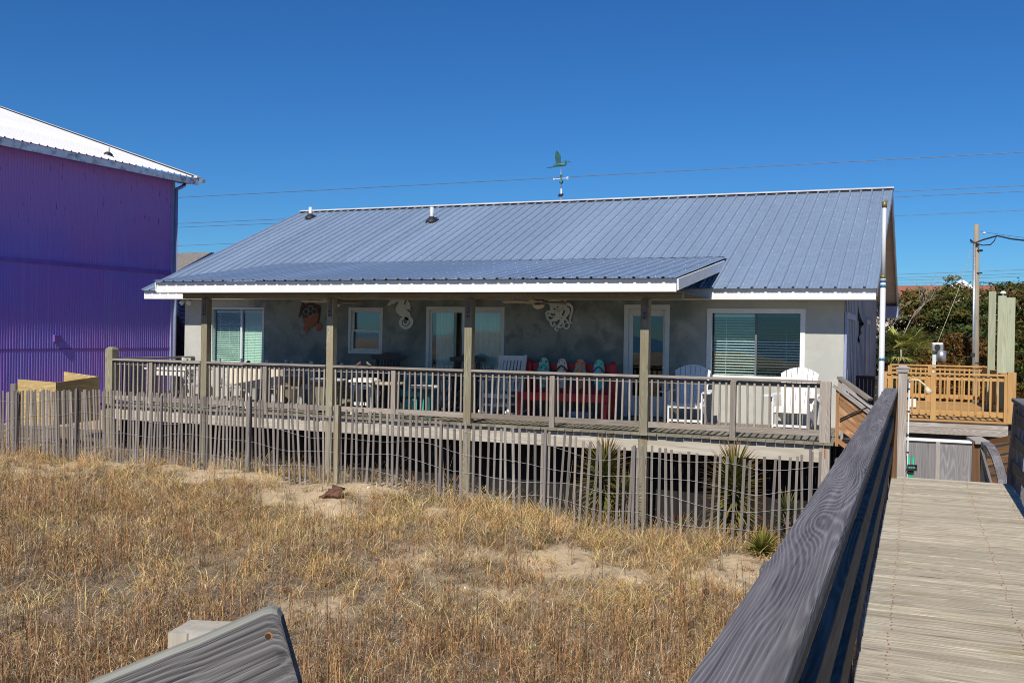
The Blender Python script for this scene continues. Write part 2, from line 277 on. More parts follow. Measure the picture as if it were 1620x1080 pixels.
# ------------------------------------------------------------------ mesh builder
class MB:
    """collects shapes; build() links them as ONE mesh object. Every board carries its own grain coordinates ('gc') and tone ('rnd')."""
    def __init__(s): s.v, s.f, s.g, s.r, s.mi, s.sm = [], [], [], [], [], []
    def add(s, vs, fs, gs=None, mi=0, smooth=False, rnd=None):
        o = len(s.v); r = random.random() if rnd is None else rnd
        off = Vector((random.uniform(0, 90), random.uniform(0, 90), random.uniform(0, 90)))
        for i, p in enumerate(vs):
            p = Vector(p); s.v.append(p); s.g.append((Vector(gs[i]) if gs else p)+off); s.r.append(r)
        for q in fs: s.f.append([o+i for i in q]); s.mi.append(mi); s.sm.append(smooth)
        return s
    def box(s, c, size, rot=None, mi=0, rnd=None, taper=1.0):
        x, y, z = (d/2 for d in size); ax = max(range(3), key=lambda i: size[i]); pr = [ax]+[i for i in range(3) if i != ax]
        vs, gs = [], []
        for dz in (-1, 1):
            k = taper if dz > 0 else 1
            for dx, dy in ((-1, -1), (1, -1), (1, 1), (-1, 1)):
                p = Vector((dx*x*k, dy*y*k, dz*z)); gs.append((p[pr[0]], p[pr[1]], p[pr[2]]))
                if rot is not None: p = (rot if isinstance(rot, Matrix) else Euler(rot).to_matrix()) @ p
                vs.append(p+Vector(c))
        return s.add(vs, [(3, 2, 1, 0), (4, 5, 6, 7), (0, 1, 5, 4), (1, 2, 6, 5), (2, 3, 7, 6), (3, 0, 4, 7)], gs, mi, rnd=rnd)
    def box2(s, a, b, mi=0, rnd=None):
        return s.box([(a[i]+b[i])/2 for i in range(3)], [abs(b[i]-a[i]) for i in range(3)], None, mi, rnd)
    def bar(s, p0, p1, w, h, up=(0, 0, 1), mi=0, rnd=None, tw=1.0):
        """rectangular bar p0->p1; w = width across, h = height along 'up'"""
        p0, p1 = Vector(p0), Vector(p1); d = (p1-p0); L = d.length; d.normalize()
        u = Vector(up); sd = d.cross(u)
        if sd.length < 1e-4: sd = d.cross(Vector((0, 1, 0)))
        sd.normalize(); u = sd.cross(d).normalized()
        vs, gs = [], []
        for e, p, k in ((0, p0, 1), (L, p1, tw)):
            for a, c in ((-1, -1), (1, -1), (1, 1), (-1, 1)):
                vs.append(p+sd*(a*w/2*k)+u*(c*h/2*k)); gs.append((e, a*w/2, c*h/2))
        return s.add(vs, [(0, 1, 2, 3), (7, 6, 5, 4), (4, 5, 1, 0), (5, 6, 2, 1), (6, 7, 3, 2), (7, 4, 0, 3)], gs, mi, rnd=rnd)
    def cyl(s, p0, p1, r0, r1=None, n=12, mi=0, smooth=True, caps=True):
        r1 = r0 if r1 is None else r1; p0, p1 = Vector(p0), Vector(p1); d = p1-p0; L = d.length; d.normalize()
        a = d.orthogonal().normalized(); b = d.cross(a); vs, gs, fs = [], [], []
        for e, p, r in ((0, p0, r0), (L, p1, r1)):
            for i in range(n):
                t = 2*PI*i/n; q = a*math.cos(t)*r+b*math.sin(t)*r; vs.append(p+q); gs.append((e, math.cos(t)*r, math.sin(t)*r))
        for i in range(n): j = (i+1) % n; fs.append((i, j, n+j, n+i))
        s.add(vs, fs, gs, mi, smooth)
        if caps:
            o = len(s.v)-2*n
            s.f += [[o+i for i in reversed(range(n))], [o+n+i for i in range(n)]]; s.mi += [mi, mi]; s.sm += [False, False]
        return s
    def tube(s, pts, r, n=6, mi=0):
        pts = [Vector(p) for p in pts]; vs, fs = [], []
        for k, p in enumerate(pts):
            d = (pts[min(k+1, len(pts)-1)]-pts[max(k-1, 0)]).normalized(); a = d.cross(Vector((.13, .31, .94))).normalized(); b = d.cross(a)
            rr = r[k] if isinstance(r, (list, tuple)) else r
            for i in range(n): t = 2*PI*i/n; vs.append(p+a*math.cos(t)*rr+b*math.sin(t)*rr)
        for k in range(len(pts)-1):
            for i in range(n): j = (i+1) % n; fs.append((k*n+i, k*n+j, (k+1)*n+j, (k+1)*n+i))
        fs += [tuple(reversed(range(n))), tuple((len(pts)-1)*n+i for i in range(n))]
        return s.add(vs, fs, None, mi, True)
    def lathe(s, c, prof, n=20, mi=0, sx=1., sy=1., smooth=True):
        vs, fs = [], []; c = Vector(c)
        for r, z in prof:
            for i in range(n): t = 2*PI*i/n; vs.append(c+Vector((r*math.cos(t)*sx, r*math.sin(t)*sy, z)))
        for k in range(len(prof)-1):
            for i in range(n): j = (i+1) % n; fs.append((k*n+i, k*n+j, (k+1)*n+j, (k+1)*n+i))
        fs += [tuple(reversed(range(n))), tuple((len(prof)-1)*n+i for i in range(n))]
        return s.add(vs, fs, None, mi, smooth)
    def ball(s, c, r, n=12, mi=0):
        rx, ry, rz = r if isinstance(r, (tuple, list)) else (r, r, r)
        return s.lathe(c, [(max(.001, math.sin(PI*k/8)), -rz*math.cos(PI*k/8)) for k in range(9)], n, mi, rx, ry)
    def prism(s, poly, f0, depth, mi=0):
        """poly: list of 3-D points in a plane; extruded by vector depth"""
        n = len(poly); d = Vector(depth); a = [Vector(p) for p in poly]; vs = a+[p+d for p in a]
        fs = [tuple(range(n)), tuple(reversed(range(n, 2*n)))]+[((i+1) % n, i, n+i, n+(i+1) % n) for i in range(n)]
        return s.add(vs, fs, None, mi)
    def ribbon(s, pts, ws, nrm, depth, mi=0):
        """flat band of varying width following pts in the plane with normal nrm"""
        pts = [Vector(p) for p in pts]; nrm = Vector(nrm).normalized(); n = len(pts); vs, fs = [], []
        for k, p in enumerate(pts):
            d = (pts[min(k+1, n-1)]-pts[max(k-1, 0)]).normalized(); sd = nrm.cross(d)
            wv = ws[k] if isinstance(ws, (list, tuple)) else ws
            for q in (p+sd*wv/2, p-sd*wv/2): vs.append(q)
            for q in (p+sd*wv/2, p-sd*wv/2): vs.append(q+nrm*depth)
        for k in range(n-1):
            a, b = 4*k, 4*k+4
            fs += [(a, a+1, b+1, b), (a+2, b+2, b+3, a+3), (a, b, b+2, a+2), (a+1, a+3, b+3, b+1)]
        fs += [(0, 2, 3, 1), (4*n-4, 4*n-3, 4*n-1, 4*n-2)]
        return s.add(vs, fs, None, mi)
    def build(s, name, mats, parent=None, bevel=0., local=False, root=None):
        if not isinstance(mats, (list, tuple)): mats = [mats]
        off = Vector((0, 0, 0))
        if not local:
            p = parent
            while p is not None: off += p.location; p = p.parent
        me = bpy.data.meshes.new(name); me.from_pydata([tuple(p-off) for p in s.v], [], s.f)
        for q in mats: me.materials.append(q)
        me.polygons.foreach_set('material_index', s.mi); me.polygons.foreach_set('use_smooth', s.sm)
        a = me.attributes.new('gc', 'FLOAT_VECTOR', 'POINT'); a.data.foreach_set('vector', np.array([tuple(x) for x in s.g], 'f').ravel())
        a = me.attributes.new('rnd', 'FLOAT', 'POINT'); a.data.foreach_set('value', np.array(s.r, 'f'))
        me.update()
        o = bpy.data.objects.new(name, me); C.objects.link(o); o.parent = parent
        if bevel:
            b = o.modifiers.new('edge', 'BEVEL'); b.width = bevel; b.segments = 2; b.limit_method = 'ANGLE'; b.angle_limit = R(40)
        return o
def thing(name, label, cat, loc=(0, 0, 0), rotz=0.0, group=None):
    o = bpy.data.objects.new(name, None); C.objects.link(o); o.empty_display_size = .2
    o.location = loc; o.rotation_euler = (0, 0, rotz); o['label'] = label; o['category'] = cat
    if group: o['group'] = group
    return o
def tag(o, label, cat, group=None):
    o['label'] = label; o['category'] = cat
    if group: o['group'] = group
    return o
def struct(o): o['kind'] = 'structure'; return o
def dup(root, loc, rotz, label, group=None):
    r = root.copy(); C.objects.link(r); r.location = loc; r.rotation_euler = (0, 0, rotz); r['label'] = label
    if group: r['group'] = group
    for ch in list(root.children):
        c = ch.copy(); C.objects.link(c); c.parent = r
        for g in list(ch.children):
            d = g.copy(); C.objects.link(d); d.parent = c
    return r
def npmesh(name, V, faces_tri=None, faces_quad=None, col=None, mat=None, parent=None, smooth=False):
    """fast mesh from numpy arrays; col = per-vertex rgb"""
    me = bpy.data.meshes.new(name); me.vertices.add(len(V)); me.vertices.foreach_set('co', np.asarray(V, 'f').ravel())
    q = np.zeros((0, 4), 'i') if faces_quad is None else np.asarray(faces_quad, 'i'); t = np.zeros((0, 3), 'i') if faces_tri is None else np.asarray(faces_tri, 'i')
    loops = np.concatenate([q.ravel(), t.ravel()]).astype('i'); me.loops.add(len(loops)); me.loops.foreach_set('vertex_index', loops)
    ls = np.concatenate([np.arange(len(q))*4, len(q)*4+np.arange(len(t))*3]).astype('i')
    me.polygons.add(len(ls)); me.polygons.foreach_set('loop_start', ls)
    if smooth: me.polygons.foreach_set('use_smooth', np.ones(len(ls), bool))
    if col is not None:
        a = me.attributes.new('col', 'FLOAT_COLOR', 'POINT'); cc = np.ones((len(V), 4), 'f'); cc[:, :3] = col; a.data.foreach_set('color', cc.ravel())
    if mat: me.materials.append(mat)
    me.update(calc_edges=True); me.validate()
    o = bpy.data.objects.new(name, me); C.objects.link(o); o.parent = parent; return o
# ------------------------------------------------------------------ terrain
CP = np.array([(-1.2, 12.9, -1.15), (-3, 12.8, -1.1), (-4.7, 12.5, -.98), (-5.6, 12.2, -.82), (-7.0, 12.1, -.60), (-9.5, 12.2, -.58), (-12, 12.3, -.62), (-14.5, 12.3, -.70), (-17, 12.3, -.72), (-20, 12, -.8),
               (0, 4, -1.15), (-1, 8, -1.2), (-3, 9.5, -1.15), (-4, 6, -1.1), (-6.2, 9.4, -.85), (-8, 8, -.9), (-5, 11, -.86), (-2.5, 11.4, -1.15), (-11, 9, -.8), (-6, 5, -1.1), (-10, 5.5, -1.0), (0, 0, -1.2), (-5, 0, -1.2), (5, 5, -1.3),
               (-1, 16, -1.95), (-5, 16, -1.85), (-9, 16, -1.5), (-13, 16, -1.25), (-1, 14.3, -1.7), (-3, 14.2, -1.65), (-5, 14.0, -1.5), (-7, 14.2, -1.2), (-9.5, 14.3, -.95), (-17, 17, -.7), (-20, 20, -.6), (2, 18, -1.4), (0, 25, -1.2), (4, 30, -1.0), (-16, 30, -.8), (8, 14, -1.5), (-25, 8, -.9), (-9, 23, -1.1), (0, 40, -.6), (0, 60, 0.), (-40, 40, -.6), (10, 50, 0), (-30, 60, 0)])
def G(x, y):
    x = np.asarray(x, float); y = np.asarray(y, float); sh = x.shape; x = x.ravel(); y = y.ravel()
    num = np.zeros_like(x); den = np.zeros_like(x)
    for a, b, c in CP:
        wt = 1/(((x-a)**2+(y-b)**2)+.25)**1.6; num += wt*c; den += wt
    z = num/den
    near = np.exp(-((x+6)**2+(y-9)**2)/300)
    z += near*(.05*np.sin(1.7*x+.6*y)*np.sin(1.3*y-.4*x)+.03*np.sin(4.1*x+2)*np.sin(3.7*y+1)+.02*np.sin(7.3*x+1.1*y)*np.sin(6.1*y))
    dune = np.clip((-y-6)/6, 0, 1)*np.clip((y+34)/14, 0, 1)
    z += dune*(2.0+.5*np.sin(x*.21)+.3*np.sin(x*.57+1)); z -= np.clip((-y-26)/14, 0, 1)*3.5
    return z.reshape(sh)
def g1(x, y): return float(G(np.array([x]), np.array([y]))[0])
xs = np.concatenate([-np.geomspace(3000, 26, 26), np.arange(-25, 4.01, .16), np.geomspace(5, 3000, 28)])
ys = np.concatenate([-np.geomspace(60, 4, 26), np.arange(-3.5, 17, .16), np.arange(17.4, 40, .6), np.geomspace(42, 3500, 26)])
XX, YY = np.meshgrid(xs, ys); ZZ = G(XX, YY)
nx, ny = len(xs), len(ys); idx = np.arange(nx*ny).reshape(ny, nx)
q = np.stack([idx[:-1, :-1].ravel(), idx[:-1, 1:].ravel(), idx[1:, 1:].ravel(), idx[1:, :-1].ravel()], 1)
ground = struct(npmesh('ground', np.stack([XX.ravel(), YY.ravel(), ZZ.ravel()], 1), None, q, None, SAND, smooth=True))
struct(MB().add([(-4000, -4000, -2.6), (4000, -4000, -2.6), (4000, -36, -2.6), (-4000, -36, -2.6)], [(0, 1, 2, 3)]).build('sea', SEA))
# ================================================================== the beach house
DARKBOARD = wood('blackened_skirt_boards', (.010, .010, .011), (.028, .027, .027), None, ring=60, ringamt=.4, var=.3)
YW = 17.9                                   # front wall plane
XL, XR = P(292, 540, Y=YW).x, P(1335, 540, Y=YW).x
YE, ZE = 17.3, 2.435                         # main eave line
YRG = 23.3; ZRG = 1.435+.149*YRG             # ridge
YB = 29.3
SL = (ZRG-ZE)/(YRG-YE)
def zr(y): return ZE+SL*(y-YE) if y <= YRG else ZRG-SL*(y-YRG)
def sk(y): return .012*(y-YE)               # the gable end stands a hair out of square
XRK0, XRK1 = -16.17, -.607                  # rake ends of the roof
house = thing('beach_house', 'low beach house with mottled grey green stucco walls and a long blue grey metal roof', 'house', (-8.3, 17.9, -1.2))
def tl(x0, y0, s): return lambda x, y: (x0+x/s, y0+y/s)
def opening(u0, v0, u1, v1): a = P(u0, v0, Y=YW); b = P(u1, v1, Y=YW); return [a.x, b.x, b.z, a.z]
OP = {'left': opening(334, 486, 417, 612), 'small': opening(552, 486, 605, 560), 'slider': opening(675, 485, 796, 660), 'door': opening(988, 482.5, 1057, 660), 'right': opening(1119, 487.5, 1272.5, 606)}
OP['left'][2] = OP['right'][2] = .77; OP['slider'][2] = OP['door'][2] = .02
for k in OP: OP[k][3] = {'left': 2.04, 'small': 2.05, 'slider': 2.075, 'door': 2.13, 'right': 2.065}[k]
def wall_mesh(x0, x1, z0, z1, y0, y1, ops):
    X = sorted({x0, x1} | {o[i] for o in ops for i in (0, 1)}); Z = sorted({z0, z1} | {o[i] for o in ops for i in (2, 3)})
    mb = MB(); inside = lambda x, z: any(o[0] < x < o[1] and o[2] < z < o[3] for o in ops)
    for i in range(len(X)-1):
        for j in range(len(Z)-1):
            if inside((X[i]+X[i+1])/2, (Z[j]+Z[j+1])/2): continue
            a, b, c, d = X[i], X[i+1], Z[j], Z[j+1]
            mb.add([(a, y0, c), (b, y0, c), (b, y0, d), (a, y0, d)], [(0, 1, 2, 3)]); mb.add([(a, y1, c), (b, y1, c), (b, y1, d), (a, y1, d)], [(3, 2, 1, 0)])
    for a, b, c, d in ops:
        for p, r in (((a, c), (a, d)), ((b, d), (b, c)), ((a, d), (b, d)), ((b, c), (a, c))):
            mb.add([(p[0], y0, p[1]), (r[0], y0, r[1]), (r[0], y1, r[1]), (p[0], y1, p[1])], [(3, 2, 1, 0)])
    return mb
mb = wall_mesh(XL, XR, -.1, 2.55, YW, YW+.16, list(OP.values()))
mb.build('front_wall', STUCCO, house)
sw = MB()
def gable(x, th):
    pts = [(x+sk(YW)*1, YW+.161, -.1), (x+sk(YB-.6), YB-.6, -.1), (x+sk(YB-.6), YB-.6, zr(YB-.6)-.08), (x+sk(YRG), YRG, ZRG-.1), (x+sk(YW), YW+.161, zr(YW)-.1)]
    return pts
sw.prism(gable(XR, .15), None, (-.15, 0, 0))
# battens on the side wall
for k in range(27):
    y = YW+.3+k*.4
    if y > YB-.7: break
    sw.box((XR+sk(y)+.006, y, zr(y)/2-.12), (.012, .05, zr(y)-.05))
sw.build('side_wall', SIDEW, house)
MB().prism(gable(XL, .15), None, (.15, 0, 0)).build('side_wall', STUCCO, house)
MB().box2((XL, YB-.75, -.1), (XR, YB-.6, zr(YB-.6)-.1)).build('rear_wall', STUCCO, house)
MB().box2((XL+.16, YW+.17, -.12), (XR-.16, YB-.76, -.02)).build('floor', W_DARK, house)
MB().box2((XL+.16, YW+3.2, -.02), (XR-.16, YW+3.3, 2.5)).build('inner_wall', paint('dim_interior_wall', (.25, .24, .22), .9), house)
sk_ = MB(); x = XL
while x < XR-.02:                                     # dark board skirt under the house, with gaps
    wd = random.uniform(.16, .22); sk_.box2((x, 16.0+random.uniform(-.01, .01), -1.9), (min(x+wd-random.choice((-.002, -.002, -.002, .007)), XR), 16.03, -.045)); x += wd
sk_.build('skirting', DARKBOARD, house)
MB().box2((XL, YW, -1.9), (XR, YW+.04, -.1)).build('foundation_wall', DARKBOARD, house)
# ---- ribbed sheet roofs
def ribbed(mb, x0, x1, p0, p1, pitch=.229, rh=.03, shear=True, mi=0):
    """ribbed sheet between the lower line (y,z)=p0 and the upper line p1; ribs run up the slope"""
    n = max(2, int(round((x1-x0)/pitch))); pitch = (x1-x0)/n; prof = []
    for i in range(n):
        a = x0+i*pitch; hh = rh
        for dx, h in ((0, 0), (.012, hh), (.045, hh), (.057, 0), (pitch*.42, 0), (pitch*.44, .006), (pitch*.5, .006), (pitch*.52, 0), (pitch*.72, 0), (pitch*.74, .006), (pitch*.8, .006), (pitch*.82, 0)): prof.append((a+dx, h))
    prof.append((x1, 0)); vs, fs = [], []; steps = 8
    for k in range(steps+1):
        t = k/steps; y = p0[0]+(p1[0]-p0[0])*t; z = p0[1]+(p1[1]-p0[1])*t
        for j, (px, h) in enumerate(prof):
            xx = px+(sk(y) if shear else 0)
            vs.append((xx, y-h*.35, z+h*.93+.0025*math.sin(px*2.1+k*1.7)))
    m_ = len(prof)
    for k in range(steps):
        for j in range(m_-1): fs.append((k*m_+j, k*m_+j+1, (k+1)*m_+j+1, (k+1)*m_+j))
    mb.add(vs, fs, None, mi)
    return n, pitch
def screws(mb, x0, n, pitch, p0, p1, rows, mi=1, shear=True):
    d = Vector((0, p1[0]-p0[0], p1[1]-p0[1])); L = d.length; d.normalize(); nrm = Vector((0, -d.z, d.y))
    for r in range(rows):
        t = (r+.25)/rows; y = p0[0]+(p1[0]-p0[0])*t; z = p0[1]+(p1[1]-p0[1])*t
        for i in range(n):
            c = Vector((x0+i*pitch+.075+(sk(y) if shear else 0), y, z))+nrm*.004
            s_ = .008
            vs = [c+nrm*.012]+[c+Vector((math.cos(a)*s_, 0, 0))+d*math.sin(a)*s_ for a in [k*PI/2+.7 for k in range(4)]]
            mb.add(vs, [(0, 1, 2), (0, 2, 3), (0, 3, 4), (0, 4, 1)], None, mi)
rf = MB()
n, pt = ribbed(rf, XRK0, XRK1, (YE-.10, ZE-.045), (YRG, ZRG)); screws(rf, XRK0, n, pt, (YE-.10, ZE-.045), (YRG, ZRG), 7)
ribbed(rf, XRK0, XRK1, (YB+.07, ZE-.03), (YRG, ZRG))
roof = rf.build('roof', [ROOF, SCREW], house)
rc = MB()
rc.prism([(XRK0-.02+sk(YRG), YRG-.15, ZRG-.015), (XRK0-.02+sk(YRG), YRG, ZRG+.04), (XRK0-.02+sk(YRG), YRG+.17, ZRG-.035), (XRK0-.02+sk(YRG), YRG, ZRG+.03)], None, (XRK1-XRK0+.04, 0, 0))
rc.build('ridge_cap', ROOFWHITE, roof)
cl = MB()                                             # dark foam closures between the ribs under the cap
cl.box(((XRK0+XRK1)/2+sk(YRG), YRG-.165, ZRG-.050), (XRK1-XRK0-.1, .02, .018))
cl.build('rib_closure', BLACK, roof)
# eaves and rakes
fm = MB(); x_p0, x_p1 = P(250, 463, Y=14.65).x, P(1072, 461, Y=14.65).x       # ends of the porch roof
fm.box2((XRK0+.02, YE-.02, 2.205), (XRK1-.02, YE+.015, 2.405)); fm.build('fascia', WHITE, house)
MB().box2((XRK0+.03, YE+.016, 2.212), (XRK1-.03, YW-.002, 2.232)).build('soffit', WHITEG, house)
MB().box2((XRK0+.02, YB-.02, 2.205), (XRK1+.12, YB+.02, 2.345)).build('rear_fascia', WHITE, house)
for xx, s_ in ((XRK1, -1), (XRK0, 1)):
    rk = MB()
    for a, b in (((YE, ZE), (YRG, ZRG)), ((YB, ZE), (YRG, ZRG))):
        rk.bar((xx+sk(a[0])+s_*.02, a[0], a[1]-.10), (xx+sk(b[0])+s_*.02, b[0], b[1]-.10), .03, .16)
    rk.build('rake_board', ROOFSHADE, house)
    lo = MB()                                          # sheathing under the overhang
    for a, b in (((YE+.05, ZE), (YRG, ZRG)), ((YB-.05, ZE), (YRG, ZRG))):
        xm = (xx+(XR if xx == XRK1 else XL))/2
        lo.bar((xm+sk(a[0]), a[0], a[1]-.075), (xm+sk(b[0]), b[0], b[1]-.075), abs(xx-(XR if xx == XRK1 else XL))-.03, .03)
    lo.build('rake_soffit', GABLE, house)
MB().box((XR+.30+sk(YB), YB-.35, 2.32), (.50, .60, .32)).build('eave_return', SLATEBLUE, house)
# porch roof, lower pitch, running into the main roof
YP0, ZP0 = 14.62, 2.435; YP1 = 18.75; ZP1 = zr(YP1)+.03
pr_ = MB(); n2, pt2 = ribbed(pr_, x_p0, x_p1, (YP0-.10, ZP0-.016), (YP1, ZP1), shear=False); screws(pr_, x_p0, n2, pt2, (YP0-.10, ZP0-.016), (YP1, ZP1), 4, shear=False)
proof = pr_.build('porch_roof', [ROOF, SCREW], house)
c2 = MB()
c2.box(((x_p0+x_p1)/2, YP1+.005, ZP1+.006), (x_p1-x_p0-.1, .02, .016))
c2.build('rib_closure', BLACK, proof)
MB().box2((x_p0+.01, YP0-.02, 2.215), (x_p1-.01, YP0+.015, 2.415)).build('porch_fascia', WHITE, house)
for xx in (x_p0, x_p1):
    k = MB(); s_ = 1 if xx == x_p1 else -1
    k.bar((xx+s_*.012, YP0-.02, 2.325), (xx+s_*.012, YP1-.35, 2.325+.148*(YP1-.33-YP0)), .03, .17); k.build('porch_rake_board', WHITE, house)
MB().box2((x_p0+.03, YP0+.016, 2.222), (x_p1-.03, YW-.003, 2.24)).build('porch_ceiling', W_CEIL, house)
MB().box2((x_p0+.06, 15.262, 2.13), (x_p1-.06, 15.352, 2.221)).build('porch_beam', W_TREAT, house, .004)
# ---- windows and doors
def framing(mb, x0, x1, z0, z1, wd, y0, y1, mi=0, sill=True):
    mb.box2((x0, y0, z1-wd), (x1, y1, z1), mi)
    if sill: mb.box2((x0, y0, z0), (x1, y1, z0+wd), mi)
    b = z0+wd if sill else z0
    mb.box2((x0, y0, b), (x0+wd, y1, z1-wd), mi); mb.box2((x1-wd, y0, b), (x1, y1, z1-wd), mi)
def blinds(x0, x1, z0, z1, y, pitch=.043, tilt=28):
    mb = MB(); z = z0+.02
    while z < z1: mb.box(((x0+x1)/2, y, z), (x1-x0, .046, .003), (R(tilt)+random.uniform(-.05, .05), 0, random.uniform(-.002, .002))); z += pitch
    for k in (.15, .5, .85): mb.box((x0+(x1-x0)*k, y-.026, (z0+z1)/2), (.006, .002, z1-z0))
    mb.box2((x0, y-.03, z1-.01), (x1, y+.03, z1+.045)); return mb
def window(key, fw=.065, fmat=WHITE):
    a, b, c, d = OP[key]; f = MB(); framing(f, a, b, c, d, fw, YW-.018, YW+.10); o = f.build('window', fmat, house, .004); return o, a+fw, b-fw, c+fw, d-fw
# left two-pane window
o, a, b, c, d = window('left', .05, WHITEG)
xm = P(380, 530, Y=YW).x
MB().box2((xm-.02, YW+.03, c), (xm+.02, YW+.07, d)).build('stile', WHITEG, o)
MB().box2((a, YW+.048, c), (xm-.021, YW+.054, d)).build('pane', GL_GREEN, o); MB().box2((xm+.021, YW+.038, c), (b, YW+.044, d)).build('pane', GL_GREEN, o)
blinds(a+.02, xm-.02, c, d-.06, YW+.14, tilt=40).build('blind', BLIND, o); blinds(xm+.02, b-.02, c, d-.06, YW+.14, pitch=.036, tilt=66).build('blind', BLIND, o)
# small double-hung window
o, a, b, c, d = window('small', .06, WHITEG)
sa = MB(); framing(sa, a, b, c, (c+d)/2+.02, .045, YW+.02, YW+.055); sa.build('lower_sash', WHITEG, o); sa = MB(); framing(sa, a, b, (c+d)/2-.02, d, .045, YW+.056, YW+.09); sa.build('upper_sash', WHITEG, o)
MB().box2((a+.045, YW+.036, c+.045), (b-.045, YW+.04, (c+d)/2-.025)).build('pane', GL_SCREEN, o); MB().box2((a+.045, YW+.07, (c+d)/2+.025), (b-.045, YW+.074, d-.045)).build('pane', GL_SCREEN, o)
s0, s1 = P(575, 531, Y=YW+.12), P(596, 552, Y=YW+.12)
MB().box2((s0.x, YW+.12, s1.z), (s1.x, YW+.14, s0.z)).build('notice_card', paint('pale_card', (.62, .60, .55), .7), o)
# sliding door with sheer curtains
a, b, c, d = OP['slider']; f = MB(); framing(f, a, b, c, d, .07, YW-.018, YW+.12); o = f.build('sliding_door', WHITEG, house, .004)
xm = (a+b)/2-.05
for x0, x1, yy in ((a+.07, xm+.03, YW+.03), (xm-.03, b-.07, YW+.075)):
    q_ = MB(); framing(q_, x0, x1, c+.07, d-.07, .05, yy, yy+.04); pn = q_.build('door_leaf', WHITEG, o)
    MB().box2((x0+.05, yy+.015, c+.12), (x1-.05, yy+.02, d-.12)).build('pane', GL_CLEAR, pn)
def curtain(x0, x1, z0, z1, y):
    mb = MB(); n = 70; vs, fs = [], []
    for k in range(n+1):
        x = x0+(x1-x0)*k/n; dy = .03*math.sin(k*.9)+.02*math.sin(k*2.3+1)
        vs += [(x, y+dy*1.3, z0), (x, y+dy, z1)]
    for k in range(n): fs.append((2*k, 2*k+2, 2*k+3, 2*k+1))
    return mb.add(vs, fs, smooth=True)
curtain(a+.12, xm-.22, c+.1, d-.1, YW+.19).build('curtain', CURTAIN, o); curtain(xm+.12, b-.1, c+.1, d-.1, YW+.19).build('curtain', CURTAIN, o)
# glazed entrance door
a, b, c, d = OP['door']; f = MB(); framing(f, a, b, c, d, .085, YW-.018, YW+.12, sill=False); o = f.build('door_frame', WHITEG, house, .004)
l = MB(); x0, x1 = a+.088, b-.088; gx0, gx1 = P(1000.5, 560, Y=YW).x, P(1048, 560, Y=YW).x
l.box2((x0, YW+.02, c+.02), (gx0, YW+.065, d-.09)); l.box2((gx1, YW+.02, c+.02), (x1, YW+.065, d-.09)); l.box2((gx0, YW+.02, d-.21), (gx1, YW+.065, d-.09)); l.box2((gx0, YW+.02, c+.02), (gx1, YW+.065, .42))
lf = l.build('door_leaf', WHITEG, house, .003)
MB().box2((gx0, YW+.04, .42), (gx1, YW+.046, d-.21)).build('pane', GL_DARK, lf)
for v_, rr in ((563, .028), (581, .032)):
    k_ = P(1052, v_, Y=YW+.02); MB().cyl((k_.x, YW+.02, k_.z), (k_.x, YW-.03, k_.z), rr, rr*.8, 14).build('door_knob', KNOB, lf)
# large right window: blind left, dark glass right
o, a, b, c, d = window('right', .085, WHITE)
xm = P(1195, 560, Y=YW).x
MB().box2((xm-.018, YW+.03, c), (xm+.018, YW+.075, d)).build('stile', paint('dark_stile', (.12, .14, .15), .5), o)
MB().box2((a, YW+.05, c), (xm-.019, YW+.056, d)).build('pane', GL_CLEAR, o); MB().box2((xm+.019, YW+.038, c), (b, YW+.044, d)).build('pane', GL_DIM, o)
blinds(a+.02, b-.02, c, d-.06, YW+.14, pitch=.05, tilt=22).build('blind', BLIND, o)
# side wall: blue door, white-trimmed window
for u0, u1, v0, v1, nm in ((1338, 1352, 481, 612, 'side_door'), (1364.5, 1371.5, 491, 600, 'side_window')):
    A, B = P(u0, v0, X=XR+.02), P(u1, v0+7, X=XR+.02)
    y0, y1 = A.y, B.y; zt = 2.02; zb = .02 if nm == 'side_door' else .75
    f = MB(); xs_ = XR+sk(y0)
    f.box2((xs_, y0, zt-.11), (xs_+.045, y1, zt)); f.box2((xs_, y0, zb), (xs_+.04, y0+.12, zt-.11)); f.box2((xs_, y1-.12, zb), (xs_+.04, y1, zt-.11))
    o = f.build(nm, SIDEW if nm == 'side_window' else SLATEBLUE, house, .004)
    MB().box2((xs_, y0+.12, zb), (xs_+.018, y1-.12, zt-.11)).build('panel' if nm == 'side_door' else 'pane', DOORBLUE if nm == 'side_door' else SIDEW, o)
# floodlight under the left eave
fl_ = MB(); c_ = P(296, 478, Y=YW-.12)
for dx in (-.06, .08): fl_.cyl((c_.x+dx, c_.y, c_.z+.04), (c_.x+dx*1.6, c_.y-.10, c_.z-.03), .03, .055, 12)
fl_.box((c_.x, c_.y+.04, c_.z+.06), (.12, .06, .05)); fl_.build('floodlight', WHITEG, house)
# ---- vent pipes on the roof
def vent(u, v, y, h, lbl, r=.048):
    p = P(u, v, Y=y); z = zr(y); t = thing('vent_pipe', lbl, 'vent pipe', (p.x, y, z), 0, 'plumbing vents on the metal roof')
    MB().cyl((p.x, y, z-.05), (p.x, y, z+h), r, r, 14).build('pipe', PVC, t)
    b_ = MB(); b_.lathe((p.x, y, z-.03), [(.17, -.03), (.15, .05), (.10, .10), (.06, .15)], 14); b_.box((p.x+.10, y-.02, z+.02), (.14, .2, .02), (R(24), 0, 0)); b_.build('rubber_boot', BLACK, t)
vent(491, 345, 22.6, .30, 'short white vent pipe in a black boot close under the ridge')
vent(683, 357, 21.9, .36, 'white vent pipe standing in a black boot mid slope on the metal roof')
